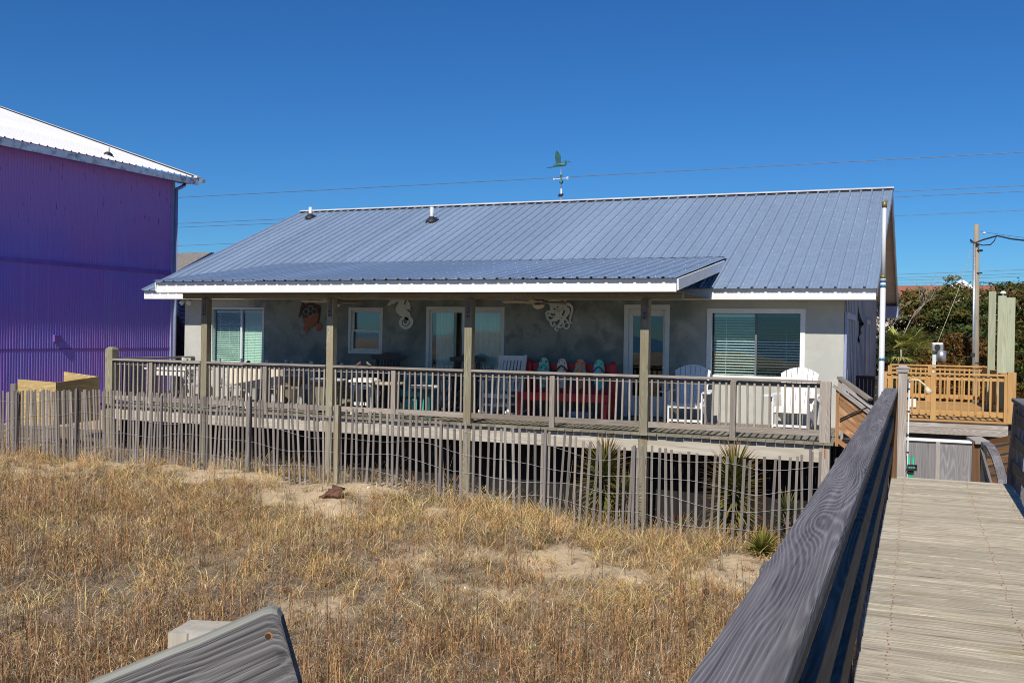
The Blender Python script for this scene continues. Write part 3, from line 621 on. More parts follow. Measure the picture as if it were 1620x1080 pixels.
# ---- weathervane on the ridge
pb = P(888, 309, Y=YRG); wv = thing('weathervane', 'green copper weathervane with a flying heron above compass letters on the roof ridge', 'weathervane', (pb.x, YRG, ZRG+.03))
def W_(u, v): q_ = P(u, v, Y=YRG); return Vector((q_.x, YRG, q_.z))
bx_, by_ = 830, 220; wt = tl(830, 220, 10.8)
def Wt(x, y): return W_(*wt(x, y))
k = MB(); k.cyl((pb.x, YRG, ZRG+.02), Wt(626, 850), .022, .022, 10, 0); k.build('lower_mast', PVC, wv)
k = MB(); k.cyl(Wt(626, 850), Wt(620, 470), .015, .008, 8); k.build('rod', STEEL, wv)
k = MB(); k.ball(Wt(626, 735), .052, 14); k.ball(Wt(622, 625), .032, 12); k.build('globe', COPPER, wv)
k = MB(); k.box(Wt(624, 960)+Vector((0, -.03, 0)), (.09, .14, .05), (R(24), 0, 0)); k.build('foot_bracket', BLACK, wv)
k = MB(); k.bar(Wt(535, 680), Wt(720, 668), .012, .014); k.bar(Wt(585, 640)+Vector((0, .15, .0)), Wt(665, 690)+Vector((0, -.15, 0)), .012, .014); k.build('compass_arm', ORN, wv)
def letter(ch, c, s, m_):
    mb = MB(); st = {'W': [((-.5, .5), (-.28, -.5)), ((-.28, -.5), (0, .25)), ((0, .25), (.28, -.5)), ((.28, -.5), (.5, .5))], 'E': [((-.35, .5), (-.35, -.5)), ((-.35, .5), (.4, .5)), ((-.35, 0), (.25, 0)), ((-.35, -.5), (.4, -.5))],
          'N': [((-.4, -.5), (-.4, .5)), ((-.4, .5), (.4, -.5)), ((.4, -.5), (.4, .5))], 'S': [((.4, .5), (-.4, .5)), ((-.4, .5), (-.4, 0)), ((-.4, 0), (.4, 0)), ((.4, 0), (.4, -.5)), ((.4, -.5), (-.4, -.5))]}[ch]
    for (a, b_), (c_, d_) in st: mb.bar(c+Vector((a*s, 0, b_*s)), c+Vector((c_*s, 0, d_*s)), .012, .018, (0, 1, 0))
    mb.build('letter', m_, wv)
letter('W', Wt(508, 683), .055, ORN); letter('E', Wt(735, 665), .06, ORN)
letter('N', Wt(585, 640)+Vector((0, .17, .0)), .045, COPPER); letter('S', Wt(665, 690)+Vector((0, -.17, 0)), .045, COPPER)
bd = MB(); body = [(380, 495), (460, 482), (520, 455), (580, 440), (640, 432), (690, 440), (708, 415), (690, 385), (705, 372), (735, 378), (790, 406)]
bd.tube([Wt(*q_) for q_ in body], [.006, .016, .034, .05, .055, .034, .022, .02, .026, .014, .004], 8)
bd.build('heron_body', COPPER, wv)
def wing(pts, dy, nm):
    mb = MB(); ps = [Wt(*q_)+Vector((0, dy*((480-q_[1])/250), 0)) for q_ in pts]; mb.prism(ps, None, (0, .012, 0)); mb.build(nm, COPPER, wv)
wing([(545, 435), (535, 340), (548, 260), (575, 212), (600, 235), (632, 290), (630, 390), (612, 440)], -.13, 'wing'); wing([(545, 435), (510, 350), (490, 315), (500, 285), (530, 290), (560, 360), (610, 435)], .16, 'wing')
# ================================================================== porch deck and its railing
YF = 15.3
deck = thing('porch_deck', 'raised grey timber porch deck with posts and picket railing along the house front', 'porch deck', (-8.3, YF, -1.2))
fb = MB(); x = XL+.0
x = -15.38
while x < -1.12:
    wd = .14; fb.box2((x, 15.16+random.uniform(-.012, .012), -.036), (x+wd-.006, YW-.03, random.uniform(-.002, .002))); x += wd
fb.build('floor_boards', W_FLOOR, deck)
bm_ = MB()
seams = [P(172.5, 548, Y=15.23).x+.1]+[P(u, 600, Y=15.23).x for u in (322, 521, 739.5, 1018.5)]+[P(1306, 603, Y=15.23).x]
for i in range(5): bm_.box2((seams[i]+(.073 if i else 0), 15.235, -.30), (seams[i+1]-.075, 15.275, -.052))
bm_.build('fascia_board', W_BEAM, deck)
js = MB()
for k in range(24): xx = -15.1+k*.6; js.box2((xx, 15.352, -.27), (xx+.04, YW-.05, -.042))
js.build('joist', W_DARK, deck)
post_u = [322, 521, 739.5, 1018.5]; post_x = [P(u, 600, Y=15.23).x for u in post_u]
for xx in post_x:
    gz = g1(xx, YF)-.3
    p_ = MB(); p_.box2((xx-.07, 15.22, gz), (xx+.07, 15.36, 2.129)); o = p_.build('support_post', W_TREAT, deck, .006)
    b_ = MB(); b_.box2((xx-.03, 15.205, 1.80), (xx+.035, 15.219, 2.15)); ob = b_.build('steel_strap', RUSTSTEEL, o)
    b_ = MB()
    for zz in (1.83, 1.90): b_.cyl((xx, 15.205, zz), (xx, 15.19, zz), .013, .012, 8)
    b_.build('bolt_head', BLACK, o)
    st_ = MB(); st_.box2((xx-.006, 15.2165, -.16), (xx+.008, 15.219, -.03)); st_.build('rust_stain', RUST, o)
cx0 = P(172.5, 548, Y=15.23).x; ex0 = P(1306, 603, Y=15.23).x
def deckpost(xx, w_, z1, cap):
    gz = g1(xx, YF)-.3; p_ = MB(); p_.box2((xx-w_/2, 15.22, gz), (xx+w_/2, 15.22+w_, z1))
    if cap: p_.box((xx, 15.22+w_/2, z1+.025), (w_, w_, .05), taper=.55)
    return p_.build('corner_post', W_TREAT if cap else W_PORCH, deck, .006)
deckpost(cx0, .19, 1.10, True); o = deckpost(ex0, .155, .90, False)
MB().box2((ex0+.0, 15.2165, -.24), (ex0+.018, 15.219, .0)).build('rust_stain', RUST, o)
mid_x = [P(u, 600, Y=15.23).x for u in (238, 418.5, 622, 873.5, 1160)]
for xx in mid_x:
    zb = -.36 if xx > -4 else -.05
    p_ = MB(); p_.box2((xx-.044, 15.225, zb), (xx+.044, 15.305, .858)); p_.build('rail_post', W_PORCH, deck, .004)
ends = [cx0+.095]+post_x+[ex0-.0775]
bal = []
for i in range(5):
    a = ends[i] if i == 0 else ends[i]+.073; b = ends[i+1]-.073 if i < 4 else ends[i+1]
    t_ = MB(); wob = random.uniform(-.004, .004)
    t_.bar((a+.002, 15.27, .90+wob), (b-.002, 15.27, .90-wob), .14, .038); t_.build('top_rail', W_PORCH, deck, .004)
    mx = mid_x[i]
    for s0, s1 in ((a, mx-.045), (mx+.045, b)):
        r_ = MB(); r_.box2((s0+.002, 15.275, .80), (s1-.002, 15.313, .868)); r_.build('upper_rail', W_PORCH, deck)
        r_ = MB(); r_.box2((s0+.002, 15.245, .085), (s1-.002, 15.318, .175)); r_.build('bottom_rail', W_PORCH, deck, .004)
        nb = max(2, int(round((s1-s0)/.112))); st = (s1-s0)/nb
        for k in range(nb):
            xx = s0+(k+.5)*st+random.uniform(-.006, .006); bal.append((xx, 15.258, random.uniform(-.008, .008)))
# railing along the left end of the deck
t_ = MB(); t_.bar((cx0, 15.41, .905), (XL+.25, YW-.03, .905), .13, .038); t_.build('top_rail', W_PORCH, deck)
t_ = MB(); t_.bar((cx0, 15.41, .13), (XL+.25, YW-.03, .13), .05, .08); t_.build('bottom_rail', W_PORCH, deck)
for k in range(18):
    f_ = (k+.7)/19; bal.append((cx0+(XL+.25-cx0)*f_, 15.41+(YW-.03-15.41)*f_, 0))
bal.sort(key=lambda q_: -q_[0])
for q_ in bal[:99]:
    k = MB(); k.bar((q_[0]-q_[2], q_[1], .172), (q_[0]+q_[2], q_[1], .86), .03, .03); k.build('baluster', W_PORCH, deck)
k = MB()
for q_ in bal[99:]: k.bar((q_[0]-q_[2], q_[1], .172), (q_[0]+q_[2], q_[1], .86), .03, .03)
o = k.build('baluster', W_PORCH, deck); o['kind'] = 'stuff'
# ---- stair rail with cedar infill going down from the right end of the deck
st = thing('deck_stair_rail', 'sloping stair rail with raw cedar plank infill at the right end of the porch', 'stair rail', (-.9, 15.6, -1.2))
S = -.75; x0s, x1s = -1.09, -.40
for yy, nm in ((15.30, 'near'), (16.35, 'far')):
    k = MB(); k.bar((x0s-.04, yy, .845), (x1s, yy, .845+S*(x1s-x0s+.04)), .09, .036); k.bar((x0s, yy+.12, .83), (x1s, yy+.12, .83+S*(x1s-x0s)), .036, .036); k.build('hand_rail', W_OGREY, st)
k = MB()
nb = 5
for j in range(nb):
    z0 = .77-j*.115
    k.prism([(x0s+.05, 15.30, z0), (x1s, 15.30, z0+S*(x1s-x0s-.05)), (x1s, 15.30, z0+S*(x1s-x0s-.05)-.108), (x0s+.05, 15.30, z0-.108)], None, (0, .025, 0))
o = k.build('cedar_panel', W_CEDAR, st)
a_ = o.data.attributes['gc']                    # grain of the infill runs along the slope
for i, vtx in enumerate(o.data.vertices): p_ = vtx.co; a_.data[i].vector = (p_.x*.8-p_.z*.6+(i//8)*7, p_.x*.6+p_.z*.8, i//8)
k = MB(); k.box2((x0s-.0, 15.285, -.05), (x0s+.045, 15.33, .80)); k.build('side_batten', W_CEDAR, st)
k = MB(); k.bar((x0s, 15.32, .06), (x1s, 15.32, .06+S*(x1s-x0s)), .04, .06); k.build('stringer', W_CEDAR, st)
k = MB(); k.bar((x0s-.05, 16.7, .92), (x1s-.25, 16.35, .60), .12, .036); k.box((x0s-.02, 16.7, .4), (.09, .09, 1.0)); k.build('newel', W_PORCH, st)
k = MB(); q0, q1 = P(1329, 663, Y=15.26), P(1373, 644, Y=15.26); k.tube([q0, (q0+q1)/2+Vector((0, 0, .01)), q1], .012, 6); k.build('cable', BLACK, st)
for k_ in range(4):
    sp_ = MB(); sp_.box2((x0s+.05+k_*.2, 15.35, -.06-k_*.18), (x0s+.3+k_*.2, 16.3, -.02-k_*.18)); sp_.build('step', W_CEDAR, st)
# dark rail beside the house wall
dr = thing('side_rail', 'dark brown railing in shade beside the right side wall of the house', 'railing', (-.9, 19.5, 0))
a, b = P(1354, 586, Y=19.6), P(1390, 587, Y=19.6)
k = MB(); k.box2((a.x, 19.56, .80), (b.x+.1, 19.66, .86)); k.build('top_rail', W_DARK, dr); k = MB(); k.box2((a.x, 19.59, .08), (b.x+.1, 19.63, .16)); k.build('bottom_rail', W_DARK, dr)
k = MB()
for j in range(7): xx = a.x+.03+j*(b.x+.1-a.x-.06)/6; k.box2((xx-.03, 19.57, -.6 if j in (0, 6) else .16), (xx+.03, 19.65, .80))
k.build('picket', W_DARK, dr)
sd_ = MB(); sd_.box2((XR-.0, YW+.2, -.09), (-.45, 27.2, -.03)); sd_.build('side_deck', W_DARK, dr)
# ================================================================== things on the porch
def adirondack(name, label, mt, loc, rz, group, s=1.0):
    t = thing(name, label, 'chair', loc, rz, group)
    k = MB()                                       # fan of back slats, arched top, leaning back
    n = 7; lean = R(20)
    for i in range(n):
        f = (i-(n-1)/2)/((n-1)/2); xb = f*.215*s; xt = f*.275*s; h = (.80-.12*f*f)*s
        b0 = Vector((xb, .18*s, .30*s)); b1 = Vector((xt, .18*s+h*math.sin(lean), .30*s+h*math.cos(lean)))
        wd = .068*s
        n_ = Vector((0, -math.cos(lean), math.sin(lean)))*.02*s; pts = []
        hl = (.80-.12*((xb-wd/2)/(.25*s))**2)*s; hr = (.80-.12*((xb+wd/2)/(.25*s))**2)*s
        def bp(xx, hh): return Vector((xx, .18*s+hh*math.sin(lean), .30*s+hh*math.cos(lean)))
        k.prism([bp(xb-wd/2, 0), bp(xb+wd/2, 0), bp(xt+wd*.60, hr), bp(xt-wd*.60, hl)], None, -n_)
    k.build('backrest', mt, t, .004*s, local=True)
    k = MB()
    for j in range(6): y = -.32*s+j*.092*s; k.box((0, y, (.40-.12*(j/5)+.0)*s), (.52*s, .085*s, .022*s), (R(-13) if j else R(10), 0, 0))
    k.box((0, -.375*s, .36*s), (.54*s, .024*s, .09*s)); k.build('seat', mt, t, .004*s, local=True)
    for sx in (-1, 1):
        k = MB(); k.prism([(sx*.36*s-.075*s, -.42*s, .575*s), (sx*.36*s+.075*s, -.42*s, .575*s), (sx*.36*s+.07*s, -.15*s, .578*s), (sx*.33*s+.05*s, .36*s, .585*s), (sx*.33*s-.05*s, .36*s, .585*s), (sx*.36*s-.07*s, -.15*s, .578*s)], None, (0, 0, .024*s)); k.build('armrest', mt, t, .004*s, local=True)
        k = MB(); k.box((sx*.285*s, -.34*s, .287*s), (.026*s, .105*s, .575*s)); k.prism([(sx*.30*s, -.30*s, .574*s), (sx*.38*s, -.30*s, .574*s), (sx*.30*s, -.30*s, .43*s)], None, (0, -.02*s, 0)); k.build('leg', mt, t, .004*s, local=True)
        k = MB(); k.prism([(sx*.265*s, -.36*s, .31*s), (sx*.265*s, -.36*s, .40*s), (sx*.265*s, .28*s, .29*s), (sx*.265*s, .50*s, .0), (sx*.265*s, .40*s, .0), (sx*.265*s, .20*s, .17*s)], None, (sx*-.024*s, 0, 0)); k.build('leg', mt, t, .003, local=True)
    k = MB(); k.box((0, -.34*s, .10*s), (.545*s, .022*s, .04*s)); k.build('stretcher', mt, t, local=True)
    return t
adirondack('adirondack_chair', 'white slatted adirondack chair half in shade by the glazed entrance door', WHITEP, (-3.66, 17.0, 0), R(3), 'white adirondack chairs on the porch')
adirondack('adirondack_chair', 'white slatted adirondack chair in full sun near the right corner post of the porch', WHITEP, (-1.86, 16.95, 0), R(-4), 'white adirondack chairs on the porch')
def rocker(name, label, mt, loc, rz, group, crest=False, w=.56, top=1.12):
    t = thing(name, label, 'rocking chair', loc, rz, group); hw = w/2
    for sx in (-1, 1):
        k = MB(); k.bar((sx*hw, .20, .10), (sx*hw*.99, .42, top), .042, .042); k.build('back_post', mt, t, .005, local=True)
        k = MB(); k.bar((sx*(hw+.0), -.27, .08), (sx*hw, -.25, .64), .045, .045); k.build('leg', mt, t, .005, local=True)
        k = MB(); k.ribbon([(sx*hw, -.42+.13*j, .035+.075*((j-3.4)/4)**2) for j in range(9)], .045, (1, 0, 0), .035); k.build('rocker', mt, t, local=True)
        k = MB(); k.prism([(sx*hw-.05, -.36, .64), (sx*hw+.05, -.36, .64), (sx*hw+.04, .33, .665), (sx*hw-.04, .33, .665)], None, (0, 0, .024)); k.build('armrest', mt, t, .004, local=True)
    k = MB()
    for j in range(7): k.box((0, -.25+j*.072, .405-.009*j), (w+.04, .062, .02))
    k.box((0, -.275, .375), (w+.03, .022, .085)); k.build('seat', mt, t, .003, local=True)
    k = MB(); n = 7
    for j in range(n):
        x = (j-(n-1)/2)*w*.8/(n-1); k.bar((x, .25, .46), (x, .405, top-.09), .05 if not crest else .028, .016, (0, -1, .2))
    k.build('back_slats', mt, t, local=True)
    k = MB()
    if crest:
        pr = [(-hw-.10, top-.08), (hw+.10, top-.08), (hw+.13, top+.0), (hw*.7, top+.02), (hw*.35, top+.055), (0, top+.075), (-hw*.35, top+.055), (-hw*.7, top+.02), (-hw-.13, top+.0)]
        k.prism([(x, .39, z) for x, z in pr], None, (0, .03, 0))
    else: k.box((0, .415, top-.065), (w-.03, .028, .10))
    k.build('crest_rail', mt, t, .004, local=True)
    k = MB(); k.box((0, .255, .47), (w-.03, .024, .06)); k.build('back_rail', mt, t, .004, local=True)
    k = MB(); k.box((0, -.26, .20), (w, .025, .04)); k.build('stretcher', mt, t, local=True); k = MB(); k.box((0, .2, .20), (w, .025, .04)); k.build('stretcher', mt, t, local=True)
    return t
pw = P(795, 600, Y=17.15); rocker('rocking_chair', 'white slatted rocking chair to the left of the red bench', WHITEP, (pw.x, 17.15, 0), R(-6), 'wooden rocking chairs on the porch', top=1.14)
pw = P(604, 600, Y=17.3); rocker('rocking_chair', 'dark brown rocking chair with carved crest under the small sash window', DBROWN, (pw.x, 17.25, 0), R(8), 'wooden rocking chairs on the porch', True, .50, 1.06)
pw = P(731, 600, Y=17.3); rocker('rocking_chair', 'dark brown rocking chair with carved crest before the sliding door', DBROWN, (pw.x, 17.25, 0), R(8), 'wooden rocking chairs on the porch', True, .50, 1.06)
# ---- red bench with flip flop shaped back boards
yb = 17.62; xl_, xr_ = P(838, 600, Y=yb).x, P(970, 600, Y=yb).x
bn = thing('red_bench', 'red painted bench with four giant flip flop boards as its back', 'bench', ((xl_+xr_)/2, yb, 0))
for xx in (xl_, xr_):
    k = MB(); k.box((xx, yb, .50), (.105, .105, 1.0)); k.box((xx, yb, 1.035), (.115, .115, .06), taper=.15); k.build('back_post', RED, bn, .004)
k = MB(); k.box(((xl_+xr_)/2, yb+.01, .93), (xr_-xl_-.11, .035, .13)); k.box(((xl_+xr_)/2, yb+.01, .52), (xr_-xl_-.11, .035, .12)); k.build('back_rail', RED, bn)
ys = 17.08; xsl, xsr = P(822, 640, Y=ys).x, P(958, 640, Y=ys).x
k = MB(); k.box(((xl_+xr_)/2, (ys+yb)/2-.02, .445), (xr_-xl_+.04, yb-ys-.06, .03)); k.build('seat', RED, bn, .004)
k = MB(); k.box(((xl_+xr_)/2, ys, .39), (xr_-xl_+.12, .04, .15)); k.build('apron', RED, bn, .004)
for xx in (xl_+.0, xr_-.0):
    k = MB(); k.box((xx, ys, .157), (.105, .09, .314)); k.build('leg', RED, bn, .004)
FLIP = [('mint', (.22, .72, .54), (.05, .45, .55), (.42, .09, .02)), ('cream', (.80, .72, .58), (.012, .012, .014), (.50, .07, .06)), ('orange', (.82, .30, .12), (.10, .55, .48), (.40, .05, .22)), ('turquoise', (.14, .74, .66), (.22, .02, .22), (.36, .42, .04))]
t9 = tl(820, 560, 9.529)
for i, (nm, base, strap, motif) in enumerate(FLIP):
    cxp = (382, 655, 930, 1212)[i]; top_ = (52, 68, 75, 83)[i]; bot_ = (505, 515, 530, 540)[i]
    c0 = P(*t9(cxp, (top_+bot_)/2), Y=17.52); hz = (P(*t9(cxp, top_), Y=17.52).z-P(*t9(cxp, bot_), Y=17.52).z)/2
    hw = .108; poly = []
    for a in range(28):
        th = 2*PI*a/28; zz = math.cos(th); wd = hw*(1.0 if zz > .2 else .72+.28*(zz+1)/1.2 if zz < .2 else 1)
        poly.append((c0.x+math.copysign(abs(math.sin(th))**.75, math.sin(th))*wd, 17.52, c0.z+math.copysign(abs(zz)**.85, zz)*hz))
    k = MB(); k.prism(poly, None, (0, .03, 0)); o = k.build('flip_flop_board', paint('flip_flop_'+nm, base, .5, var=.06), bn); o['label'] = nm+' coloured flip flop board'
    k = MB(); top = Vector((c0.x-.005, 17.510, c0.z+hz*.55))
    for sx in (-1, 1): k.ribbon([top, Vector((c0.x+sx*.05, 17.505, c0.z+hz*.42)), Vector((c0.x+sx*hw*1.05, 17.508, c0.z+hz*.16)), Vector((c0.x+sx*hw*1.02, 17.53, c0.z-hz*.04))], [.018, .028, .034, .026], (0, -1, 0), .012)
    k.build('strap', paint('strap_'+nm, strap, .5), o)
    k = MB(); random.seed(40+i)
    spots = [(-.055, .78), (.05, .72), (.04, .25), (-.04, .02), (.03, -.35), (-.03, -.62), (.045, -.68), (-.055, .35)]
    if i in (1,): spots += [(0, .88), (.0, .5), (-.02, -.15), (.05, .0), (-.06, -.3)]
    for (dx, dz) in spots[:6 if i in (2, 3) else 20]:
        cc = Vector((c0.x+dx, 17.5175, c0.z+dz*hz)); rr = .022 if i == 0 else .018
        if i in (0,):
            for a in range(6): th = a*PI/3; q_ = cc+Vector((math.cos(th)*rr*.8, 0, math.sin(th)*rr*.8)); k.cyl(q_, q_+Vector((0, -.003-.0004*a, 0)), rr*.5, n=7)
        elif i == 1:
            a = random.uniform(0, 3); k.bar(cc-Vector((math.cos(a), 0, math.sin(a)))*.02, cc+Vector((math.cos(a), 0, math.sin(a)))*.02, .016, .004, (0, 1, 0))
        elif i == 2:
            k.bar(cc-Vector((.02, 0, -.008)), cc+Vector((.024, 0, .012)), .016, .004, (0, 1, 0)); k.bar(cc, cc+Vector((.0, -.0005, -.04)), .008, .004, (0, 1, 0))
        else: k.cyl(cc, cc+Vector((0, -.004, 0)), .024, n=14)
    k.build('motif', paint('motif_'+nm, motif, .5), o)
k = MB(); c_ = P(920, 655, Y=17.55); k.box((c_.x, 17.45, .06), (.42, .26, .11)); k.box((c_.x, 17.315, .06), (.30, .01, .07)); tag(k.build('storage_box', paint('white_card_box', (.42, .45, .50), .6, var=.2), None, .005), 'small pale box lying on the floor under the red bench', 'box')
# ---- turquoise chair, tables, tubs
pc = P(655, 620, Y=16.9); t = thing('armchair', 'turquoise wooden armchair with an open square back behind the round white table', 'chair', (pc.x, 16.9, 0), R(10))
k = MB(); k.box((0, .26, .70), (.56, .03, .05)); k.box((0, .25, .46), (.56, .03, .06))
for sx in (-1, 1): k.box((sx*.25, .25, .40), (.06, .03, .80))
k.build('backrest', TEAL, t, .004, local=True)
k = MB(); k.box((0, 0, .42), (.54, .5, .03)); k.box((0, -.255, .36), (.54, .025, .1)); k.build('seat', TEAL, t, .004, local=True)
for sx in (-1, 1):
    for sy in (-1, 1): k = MB(); k.box((sx*.25, sy*.23, .20), (.055, .055, .40)); k.build('leg', TEAL, t, local=True)
    k = MB(); k.box((sx*.27, -.02, .60), (.07, .54, .022)); k.box((sx*.27, -.25, .51), (.04, .04, .18)); k.build('armrest', TEAL, t, local=True)
k = MB(); k.box((0, -.26, .14), (.30, .02, .24)); k.build('front_panel', TEAL, t, local=True)
def roundtable(label, top, leg, u, v, y, r, h, group, nl=4):
    p = P(u, v, Y=y); t = thing('round_table', label, 'table', (p.x, y, 0), .3, group)
    k = MB(); k.lathe((0, 0, 0), [(r-.02, h-.05), (r, h-.045), (r, h-.008), (r-.01, h)], 28); k.build('tabletop', top, t, local=True)
    k = MB(); k.lathe((0, 0, 0), [(r*.8, h-.11), (r*.8, h-.051)], 20); k.build('apron', leg, t, local=True)
    for j in range(nl):
        a = j*2*PI/nl+.5; k = MB(); k.bar((math.cos(a)*r*.85, math.sin(a)*r*.85, 0), (math.cos(a)*r*.6, math.sin(a)*r*.6, h-.06), .05, .03); k.build('leg', leg, t, local=True)
    return t
TAN = paint('tan_table_boards', (.46, .40, .29), .6, var=.1)
roundtable('round tan table beside the dark rocking chair under the small window', TAN, DARKHOLE, 616, 613, 16.1, .29, .60, 'round tables on the porch')
roundtable('round white table in front of the turquoise armchair', WHITEP, paint('dark_teal_legs', (.03, .12, .13), .5), 672, 618, 15.85, .27, .58, 'round tables on the porch')
# white footstool table with two tiers at u=575
p = P(577, 610, Y=15.9); t = thing('side_table', 'white two tier side table with a domed top left of the round tan table', 'table', (p.x, 15.9, 0), .1)
k = MB(); k.prism([(-.24, -.2, .60), (.24, -.2, .60), (.24, -.2, .63), (.14, -.2, .675), (-.14, -.2, .675), (-.24, -.2, .63)], None, (0, .4, 0)); k.build('domed_top', WHITEP, t, local=True)
k = MB(); k.prism([(-.22, -.19, .50), (.2, -.19, .46), (.2, -.19, .52), (0, -.19, .56), (-.22, -.19, .53)], None, (0, .36, 0)); k.build('shelf', WHITEP, t, local=True)
for sx in (-1, 1):
    for sy in (-1, 1): k = MB(); k.bar((sx*.19, sy*.16, 0), (sx*.15, sy*.14, .60), .05, .04); k.build('leg', WHITEP, t, local=True)
k = MB(); k.box((0, -.15, .2), (.32, .03, .06)); k.build('stretcher', WHITEP, t, local=True)
# taupe tapered tubs with white rims
def tub(label, u, y, r, h, group):
    p = P(u, 610, Y=y); t = thing('planter_tub', label, 'tub', (p.x, y, 0), 0, group)
    k = MB(); n = 14
    for j in range(n):
        a = 2*PI*j/n; c, s_ = math.cos(a), math.sin(a)
        k.bar((c*r*.66, s_*r*.66, .04), (c*r, s_*r, h-.03), 2*PI*r/n*.86, .02, (c, s_, 0))
    k.build('staves', TAUPE, t, local=True)
    k = MB(); k.lathe((0, 0, 0), [(r+.0, h-.045), (r+.045, h-.04), (r+.045, h), (r, h+.005)], 28); k.build('rim', WHITEG if group else WHITEP, t, local=True)
    k = MB(); k.lathe((0, 0, 0), [(r*.5, .0), (r*.62, .05)], 16); k.build('foot', DARKHOLE, t, local=True)
tub('taupe staved tub with a pale rim left of the porch post that carries the turtle', 455, 16.7, .30, .66, 'staved tubs on the porch')
tub('taupe staved tub with a bright white rim behind the porch post that carries the turtle', 519, 15.9, .31, .63, 'staved tubs on the porch')
p = P(551, 615, Y=16.9); t = thing('slatted_crate', 'upright brown crate of horizontal slats left of the domed white side table', 'crate', (p.x, 16.9, 0))
k = MB()
for j in range(8): k.box((0, -.12, .05+j*.075), (.32, .018, .066))
k.build('slats', TAUPE, t, local=True)
for sx in (-1, 1): k = MB(); k.box((sx*.17, 0, .30), (.03, .26, .62)); k.build('side', TAUPE, t, local=True)
# cream settee with solid back panel
a, b = P(360, 600, Y=15.85), P(444, 600, Y=15.6)
st2 = thing('settee', 'cream settee with a deep solid back panel turned towards the railing', 'settee', ((a.x+b.x)/2, 15.75, 0))
k = MB(); A0, B0 = Vector((a.x, 15.85, 0)), Vector((b.x, 15.6, 0)); z_ = lambda v, u, y: P(u, v, Y=y).z
k.prism([(a.x, 15.85, z_(606, 360, 15.85)), (b.x, 15.6, z_(613, 444, 15.6)), (b.x, 15.6, z_(583, 444, 15.6)), (a.x+.3, 15.79, z_(577, 372, 15.85)), (a.x, 15.85, z_(580, 360, 15.85))], None, (.02, .05, 0)); k.build('back_panel', CREAM, st2, .006)
k = MB(); k.bar(A0+Vector((0, .3, .42)), B0+Vector((0, .3, .42)), .5, .04); k.build('seat', CREAM, st2)
for f_ in (.02, .98, .35, .68):
    for dy in (.05, .5):
        q_ = A0.lerp(B0, f_)+Vector((0, dy, 0)); k = MB(); k.box(q_+Vector((0, 0, .2)), (.055, .05, .40)); k.build('leg', CREAM, st2)
k = MB(); k.box(B0+Vector((.0, .03, .42)), (.06, .05, .5)); k.build('end_post', CREAM, st2)
# long white table and white post chairs at the left end
p = P(282, 600, Y=16.1); t = thing('dining_table', 'long white outdoor table at the left end of the porch', 'table', (p.x, 16.1, 0), R(-4))
k = MB(); k.box((0, 0, .715), (1.15, .75, .035)); k.build('tabletop', WHITEP, t, .004, local=True)
k = MB(); k.box((0, -.33, .64), (1.0, .03, .11)); k.build('apron', WHITEP, t, local=True)
for sx in (-1, 1):
    for sy in (-1, 1): k = MB(); k.bar((sx*.48, sy*.30, 0), (sx*.42, sy*.28, .69), .07, .06); k.build('leg', WHITEP, t, local=True)
def postchair(loc, rz, label, mt, top=1.0):
    t = thing('dining_chair', label, 'chair', loc, rz, 'white post back dining chairs')
    for sx in (-1, 1):
        k = MB(); k.box((sx*.21, .22, top/2), (.05, .05, top)); k.build('back_post', mt, t, .006, local=True)
        k = MB(); k.box((sx*.21, -.20, .22), (.05, .05, .44)); k.build('leg', mt, t, .006, local=True)
    k = MB()
    for j in range(4): k.box((0, .22, .55+j*.095), (.37, .02, .06))
    k.build('backrest', mt, t, local=True)
    k = MB(); k.box((0, 0, .43), (.46, .44, .03)); k.build('seat', mt, t, local=True)
    k = MB(); k.box((0, -.20, .38), (.37, .025, .07)); k.build('apron', mt, t, local=True); k = MB(); k.box((0, .2, .2), (.37, .02, .04)); k.build('stretcher', mt, t, local=True)
def pc2(u, v, y, rz, label, mt):
    p = P(u, v, Y=y); c_ = Vector((p.x, y, 0))-Matrix.Rotation(rz, 3, 'Z') @ Vector((-.21, .22, 0)); postchair(c_, rz, label, mt, p.z)
pc2(290, 565, 15.75, R(62), 'white post back dining chair at the near side of the long white table', WHITEP)
pc2(350, 567, 15.7, R(58), 'white post back dining chair just right of the leftmost porch post', WHITEP)
pc2(422, 569, 17.0, R(55), 'white post back dining chair behind the right end of the cream settee', WHITEG)  # back chairs get a duller white: porch shade put into the paint
pc2(462, 571, 17.0, R(60), 'white post back dining chair behind the pale rimmed tub', WHITEG)
pc2(493, 572, 17.1, R(125), 'white post back dining chair between the two staved tubs', WHITEG)
pc2(541, 574, 17.0, R(62), 'white post back dining chair behind the slatted crate', WHITEG)
c_ = P(393, 571, Y=16.9); k = MB(); k.cyl((c_.x, 16.9, 0), (c_.x, 16.9, c_.z-.05), .02); k.lathe((c_.x, 16.9, c_.z-.14), [(.03, 0), (.05, .04), (.05, .11), (.02, .15)], 12); k.lathe((c_.x, 16.9, 0), [(.16, 0), (.15, .03), (.03, .05)], 16)
tag(k.build('torch_stand', BLACK, None), 'dark lamp headed stand peeping over the rail behind the cream settee', 'lamp stand')
